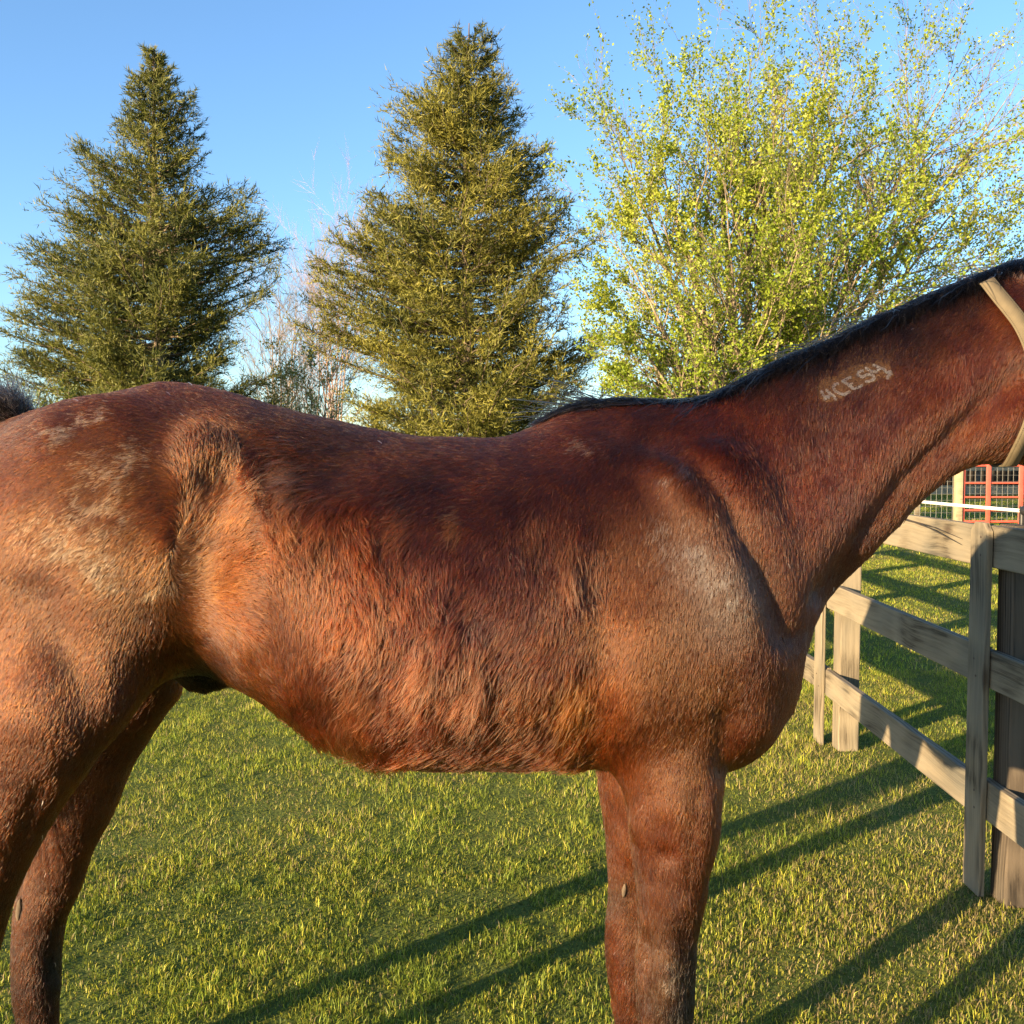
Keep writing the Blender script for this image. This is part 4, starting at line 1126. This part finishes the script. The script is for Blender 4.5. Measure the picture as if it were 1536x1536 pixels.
    colr[patch] = np.array([.095, .040, .015]) * rng.uniform(.75, 1.25, (patch.sum(), 1))
    colr[mark] = np.array([.95, .80, .60]) * rng.uniform(.95, 1.0, (mark.sum(), 1))
    # tufts: tips drawn together
    ng = 22000
    gi = rng.choice(n, ng, replace=False)
    kd = KDTree(ng)
    for k, q in enumerate(P[gi]): kd.insert(q, k)
    kd.balance()
    near = np.fromiter((kd.find(q)[1] for q in P), np.int64, n)
    gd = d[gi] + rng.normal(0, .25, (ng, 3)); gd = norm(gd - Nr[gi] * (gd * Nr[gi]).sum(1, keepdims=True))
    gdn = gd[near]; gdn = norm(gdn - Nr * (gdn * Nr).sum(1, keepdims=True))
    cf = (.06 + .30 * shag)
    dd = norm(d * (1 - cf[:, None]) + gdn * cf[:, None])
    toward = (P[gi][near] - P); toward -= Nr * (toward * Nr).sum(1, keepdims=True)
    gl = (rng.normal(0, 1, ng)[near]) * shag
    lift = np.clip(lift + .12 * gl, .04, .9)
    # lift settles: hair leaves the skin and lies down
    t = np.array([0, .35, .7, 1.0])
    pts = np.zeros((n, 4, 3))
    bend = rng.normal(0, .12, (n, 1)) * L[:, None]
    sdv = np.cross(Nr, dd)
    for k, tk in enumerate(t):
        pts[:, k] = P + dd * (L * tk)[:, None] + Nr * (L * lift * (1.25 * tk - .55 * tk * tk) - (.0004 if k == 0 else 0))[:, None] \
            + toward * (cf * .55 * tk ** 1.3)[:, None] + sdv * bend * tk * tk
    rad = np.where(mark, .0006, np.where(patch, .00042, .00066))[:, None] * np.array([1, .95, .7, .28]) * rng.uniform(.75, 1.25, (n, 1))
    add_hair('coat', horse, pts, rad, colr, mat_hair('coat_hair', .33, .5, .0))
    print('coat strands', n)
    return horse, body

def add_hair(name, parent, pts, rad, col, mat):
    n, K, _ = pts.shape
    c = bpy.data.hair_curves.new(name)
    c.add_curves([K] * n)
    loc = np.array(parent.location)
    c.attributes['position'].data.foreach_set('vector', (pts - loc).astype(np.float32).ravel())
    a = c.attributes.get('radius') or c.attributes.new('radius', 'FLOAT', 'POINT')
    a.data.foreach_set('value', np.broadcast_to(rad, (n, K)).astype(np.float32).ravel())
    a = c.attributes.new('Col', 'FLOAT_COLOR', 'CURVE')
    cc = np.ones((n, 4), np.float32); cc[:, :3] = np.clip(col, .004, .95)
    a.data.foreach_set('color', cc.ravel())
    c.materials.append(mat)
    o = bpy.data.objects.new(name, c); COL.objects.link(o); o.parent = parent
    o['kind'] = 'stuff'
    return o

HORSE, BODY = build_horse()
BVH = BVHTree.FromPolygons([Vector(v) for v in HV], [list(f) for f in HF])

def on_body(px, py, side=0):
    """point and normal where the ray through a measured spot meets the body (side 1: the same spot on the far side)"""
    d = at(px, py, 2.0) - _C
    h = BVH.ray_cast(Vector(_C), Vector(d).normalized())
    if h[0] is None: return None
    p, n = np.array(h[0]), np.array(h[1])
    if (n @ d) > 0: n = -n
    if side: p[1] = 2 * HY - p[1]; n = n * [1, -1, 1]
    return p, n

def build_mane_tail():
    # crest line found on the body's own top edge
    def crest(x):
        h = BVH.ray_cast(Vector((x, HY, 2.6)), Vector((0, 0, -1)))
        return np.array(h[0])
    x0 = at(872, 600, HY)[0]; x1 = at(1545, 400, HY)[0]
    xs = np.linspace(x0, x1, 90); Cp = np.array([crest(x) for x in xs])
    M = mat_hair('mane_hair', .3, .4, ior=1.14)
    n = 24000
    s = rng.random(n)
    # the withers tuft lies flat and thick; a thin gap before the neck's mane
    gap = np.interp(s, [0, .05, .15, .19, .22, .28, .36, 1], [.9, 1, 1, .5, .10, .2, .8, .8])
    keep = rng.random(n) < gap; s = s[keep]; n = len(s)
    R0 = np.stack([np.interp(s, np.linspace(0, 1, 90), Cp[:, k]) for k in range(3)], -1)
    tang = np.stack([np.interp(s, np.linspace(0, 1, 90), np.gradient(Cp[:, k])) for k in range(3)], -1); tang = norm(tang)
    off = rng.normal(.004, .011, n)
    R0[:, 1] += off; R0[:, 2] -= .004 + np.abs(off) * .5
    wither = s < .20
    far = rng.random(n) < .55
    Ln = np.where(wither, rng.uniform(.04, .115, n), rng.uniform(.06, .15, n))
    nearside = (~far) & (~wither)
    Ln = np.where(nearside, rng.uniform(.012, .04, n), Ln)
    stray = rng.random(n) < .010
    Ln = np.where(stray, rng.uniform(.10, .2, n), Ln)
    back = np.where(wither, rng.uniform(.8, 1.2, n), rng.uniform(.35, .95, n))
    upw = np.where(wither, rng.uniform(0, .12, n), rng.uniform(.02, .26, n))
    upw = np.where(stray, rng.uniform(.08, .40, n), upw)
    sidew = np.where(wither, rng.normal(.0, .05, n), np.where(far, rng.uniform(.15, .8, n), -rng.uniform(.2, .6, n)))
    cl = vnoise(np.stack([s * 46, np.zeros(n), np.zeros(n)], -1), 51)
    back = back * (1 + .4 * cl); upw = upw * (1 + .5 * vnoise(np.stack([s * 80, np.zeros(n), np.zeros(n)], -1), 52))
    K = 7; t = np.linspace(0, 1, K)
    d0 = -tang * back[:, None] + np.array([0, 0, 1.0]) * upw[:, None] + np.array([0, 1.0, 0]) * sidew[:, None]
    d0 = norm(d0)
    drop = np.where(wither, .18, np.where(nearside, 1.6, 1.5)) * np.where(stray, .3, 1)
    pts = R0[:, None] + d0[:, None] * (Ln[:, None] * t)[..., None]
    pts[..., 2] -= (Ln * drop)[:, None] * t ** 2 * .62
    pts[..., 1] += (np.sign(sidew) * Ln * .28 * (~wither))[:, None] * t ** 1.5
    pts += rng.normal(0, .0025, pts.shape) * t[None, :, None]
    # keep the hair outside the skin
    for k in range(1, K):
        for i in range(n):
            q = BVH.find_nearest(Vector(pts[i, k]))
            v = pts[i, k] - np.array(q[0])
            if v @ np.array(q[1]) < .004 + .004 * (i % 7) / 7: pts[i, k] = np.array(q[0]) + np.array(q[1]) * (.004 + .006 * (i % 7) / 7)
    col = np.array([.010, .009, .009]) * rng.lognormal(0, .35, (n, 1))
    gr = rng.random(n) < .02; col[gr] = np.array([.14, .10, .07])
    add_hair('mane', HORSE, pts, np.full((n, 1), .0009) * np.array([1, 1, .95, .9, .8, .6, .3]), col, M)
    # tail: a dock with hair hanging from it, a few stray hairs standing up
    dock = [at(45, 640, HY), at(14, 632, HY), at(-14, 640, HY), at(-36, 672, HY), at(-48, 730, HY), at(-56, 810, HY)]
    D_ = np.array(dock)
    mb = MB(); mb.tube(D_, [.03, .03, .028, .025, .02, .012], 10)
    mb.build('dock', mat_plain('tail_skin', (.02, .016, .014), .8), HORSE, True)
    n = 9000
    s = rng.random(n) ** 1.3
    kk = np.linspace(0, 1, len(D_))
    R0 = np.stack([np.interp(s, kk, D_[:, k]) for k in range(3)], -1)
    th = rng.random(n) * 2 * np.pi
    o = np.stack([np.zeros(n), np.cos(th), np.sin(th)], -1)
    R0 = R0 + o * .022
    short = s < .42
    Ln = np.where(short, rng.uniform(.025, .085, n) * rng.lognormal(0, .25, n), rng.uniform(.35, .85, n))
    d0 = norm(np.where(short[:, None], np.stack([rng.normal(-.5, .3, n), rng.normal(0, .4, n), np.abs(rng.normal(.8, .3, n))], -1), np.stack([-np.abs(rng.normal(.3, .15, n)), o[:, 1] * .5, np.full(n, .1)], -1)))
    pts = R0[:, None] + d0[:, None] * (np.where(short, Ln, .10)[:, None] * t)[..., None]
    pts[..., 2] -= np.where(short, .012, Ln)[:, None] * t ** 1.7
    pts += rng.normal(0, .003, pts.shape) * t[None, :, None]
    col = np.array([.012, .010, .010]) * rng.lognormal(0, .4, (n, 1))
    gr = rng.random(n) < .18; col[gr] = np.array([.14, .11, .09])
    add_hair('tail', HORSE, pts, np.full((n, 1), .0007) * np.array([1, 1, .95, .9, .8, .6, .25]), col, M)
    # hooves
    Mh = mat_plain('hoof_horn', (.06, .05, .042), .5, 0, .3, 25)
    for (px, py, Y) in ((1022, 1868, 1.845), (962, 1690, 2.15), (-64, 1885, 1.81), (76, 1676, 2.19)):
        c = at(px, py, Y); c[2] = 0
        th = np.linspace(0, 2 * np.pi, 20, endpoint=False)
        ring = lambda r, z, dx: np.stack([c[0] + dx + r * 1.1 * np.cos(th), c[1] + r * np.sin(th), np.full(20, z)], -1)
        V = np.concatenate([ring(.066, 0, .02), ring(.064, .012, .018), ring(.05, .075, .002), ring(.043, .09, -.004), ring(.01, .09, -.004)])
        i = np.arange(20); F = np.concatenate([np.stack([i + 20 * a, (i + 1) % 20 + 20 * a, (i + 1) % 20 + 20 * (a + 1), i + 20 * (a + 1)], -1) for a in range(4)])
        mesh_np('hoof', V, F, Mh, HORSE, smooth=True)
    # eyes
    Me = mat_plain('eye', (.015, .009, .006), .08, 0, .1, 20, 0)
    p = at(1612, 540, 1.912)
    for sy in (0, 1):
        u, v = np.meshgrid(np.linspace(0, 2 * np.pi, 17)[:-1], np.linspace(.05, np.pi - .05, 9), indexing='ij')
        c = p.copy(); c[1] = 2 * HY - c[1] if sy else c[1]
        V = (c + .021 * np.stack([np.cos(u) * np.sin(v), np.sin(u) * np.sin(v), np.cos(v)], -1)).reshape(-1, 3)
        idx = np.arange(16 * 9).reshape(16, 9)
        F = np.stack([idx[:, :-1], np.roll(idx, -1, 0)[:, :-1], np.roll(idx, -1, 0)[:, 1:], idx[:, 1:]], -1).reshape(-1, 4)
        mesh_np('eye', V, F, Me, HORSE, smooth=True)
    # chestnuts: horny pads inside the legs
    Mc = mat_plain('chestnut_horn', (.085, .06, .038), .95, 0, .3, 60, .4)
    for (px, py, rx, rz) in ((30, 1364, .0065, .024), (937, 1335, .005, .015)):
        h = on_body(px, py)
        if h is None: continue
        p, nrm = h
        u, v = np.meshgrid(np.linspace(0, 2 * np.pi, 13)[:-1], np.linspace(.05, np.pi - .05, 7), indexing='ij')
        V = (p + nrm * .003 + np.stack([rx * np.cos(u) * np.sin(v) + .12 * rz * np.cos(v), .0045 * np.sin(u) * np.sin(v), rz * np.cos(v)], -1) * (1 + .12 * np.sin(5 * u + 7 * v))[..., None]).reshape(-1, 3)
        idx = np.arange(12 * 7).reshape(12, 7)
        F = np.stack([idx[:, :-1], np.roll(idx, -1, 0)[:, :-1], np.roll(idx, -1, 0)[:, 1:], idx[:, 1:]], -1).reshape(-1, 4)
        mesh_np('chestnut', V, F, Mc, HORSE, smooth=True)
build_mane_tail()

# ------------------------------------------------------------------ halter
def build_halter():
    m, nt, N, L, b = new_mat('tan_webbing')
    tc = N.new('ShaderNodeTexCoord'); wv = N.new('ShaderNodeTexWave'); wv.inputs['Scale'].default_value = 190; wv.bands_direction = 'DIAGONAL'
    no = N.new('ShaderNodeTexNoise'); no.inputs['Scale'].default_value = 60
    L.new(tc.outputs['Object'], wv.inputs['Vector']); L.new(tc.outputs['Object'], no.inputs['Vector'])
    r = N.new('ShaderNodeValToRGB'); r.color_ramp.elements[0].color = (.062, .048, .027, 1); r.color_ramp.elements[1].color = (.125, .096, .054, 1)
    mm = N.new('ShaderNodeMath'); mm.operation = 'MULTIPLY_ADD'; mm.inputs[1].default_value = .35
    L.new(wv.outputs['Fac'], mm.inputs[0]); L.new(no.outputs['Fac'], mm.inputs[2]); L.new(mm.outputs[0], r.inputs[0])
    L.new(r.outputs[0], b.inputs['Base Color']); b.inputs['Roughness'].default_value = .8
    bu = N.new('ShaderNodeBump'); bu.inputs['Strength'].default_value = .5; bu.inputs['Distance'].default_value = .001
    L.new(wv.outputs['Fac'], bu.inputs['Height']); L.new(bu.outputs[0], b.inputs['Normal'])
    M_thread = mat_plain('thread', (.035, .026, .015), .9)
    h0 = at(1520, 540, HY)
    ha = empty('halter', tuple(h0)); tag(ha, 'tan webbing halter strapped round the horse\'s poll and throat', 'halter')
    def strap(path, w, name, lift=.012, near_only=False):
        pts = []; nr = []
        for (px, py) in path:
            q = on_body(px, py)
            if q is None: continue
            pts.append(q[0] + q[1] * lift); nr.append(q[1])
        P = np.array(pts); Nn = np.array(nr)
        # resample smoothly
        k = np.arange(len(P)); f = np.linspace(0, len(P) - 1, 60)
        P = np.stack([np.interp(f, k, P[:, j]) for j in range(3)], -1); Nn = np.stack([np.interp(f, k, Nn[:, j]) for j in range(3)], -1)
        ker = np.ones(9) / 9
        for A in (P, Nn):
            for j in range(3):
                A[:, j] = np.convolve(np.pad(A[:, j], 4, 'edge'), ker, 'valid')
        Nn = norm(Nn)
        if not near_only:                                  # over the crest and under the throat to the other side
            Q = P[::-1] * [1, -1, 1] + [0, 2 * HY, 0]; QN = Nn[::-1] * [1, -1, 1]
            P = np.concatenate([P, Q]); Nn = np.concatenate([Nn, QN])
        T = np.gradient(P, axis=0)
        if not near_only:
            T[0] = P[1] - P[-1]; T[-1] = P[0] - P[-2]
        T = norm(T); S = norm(np.cross(T, Nn)); Nn = norm(np.cross(S, T))
        hw = w / 2; th = .0018
        V = np.stack([P + S * hw - Nn * th, P + S * hw + Nn * th, P - S * hw + Nn * th, P - S * hw - Nn * th], 1).reshape(-1, 3)
        n = len(P); i = np.arange(n if not near_only else n - 1); j2 = (i + 1) % n
        F = np.concatenate([np.stack([i * 4 + a, i * 4 + (a + 1) % 4, j2 * 4 + (a + 1) % 4, j2 * 4 + a], -1) for a in range(4)])
        o = mesh_np(name, V, F, m, ha, smooth=False)
        SV = []; SF = []
        for sg in (-1, 1):
            c0 = P + S * hw * .78 * sg + Nn * (th + .0005)
            fine = np.arange(0, len(c0) - 1, .25)
            q0 = np.stack([np.interp(fine, np.arange(len(c0)), c0[:, j]) for j in range(3)], -1); s0 = np.stack([np.interp(fine, np.arange(len(c0)), S[:, j]) for j in range(3)], -1)
            b0 = sum(len(v) for v in SV)
            SV.append(np.stack([q0 - s0 * .0006, q0 + s0 * .0006], 1).reshape(-1, 3))
            k_ = np.arange(0, len(q0) - 1, 2)
            SF.append(np.stack([k_ * 2, k_ * 2 + 1, k_ * 2 + 3, k_ * 2 + 2], -1) + b0)
        st = mesh_np('stitching', np.concatenate(SV), np.concatenate(SF), M_thread, ha)
        return o
    strap([(1478, 426), (1488, 438), (1500, 452), (1520, 474), (1538, 500), (1552, 535), (1557, 570), (1551, 605), (1538, 638), (1526, 662), (1517, 682), (1512, 692)], .029, 'throat_strap')
    strap([(1700, 520), (1716, 545), (1735, 580), (1745, 620), (1748, 660), (1735, 700)], .025, 'nose_band', .01)
    strap([(1546, 540), (1600, 572), (1660, 585), (1735, 590)], .025, 'cheek_strap', .01, True)
    Mr = mat_plain('brass_ring', (.45, .32, .12), .35, .9, .1, 20)
    q = on_body(1735, 590)
    if q is not None:
        th = np.linspace(0, 2 * np.pi, 25)
        MB().tube(np.stack([q[0][0] + .022 * np.cos(th), np.full(25, q[0][1] - .02), q[0][2] + .022 * np.sin(th)], -1), .004, 8).build('ring', Mr, ha, True)
build_halter()
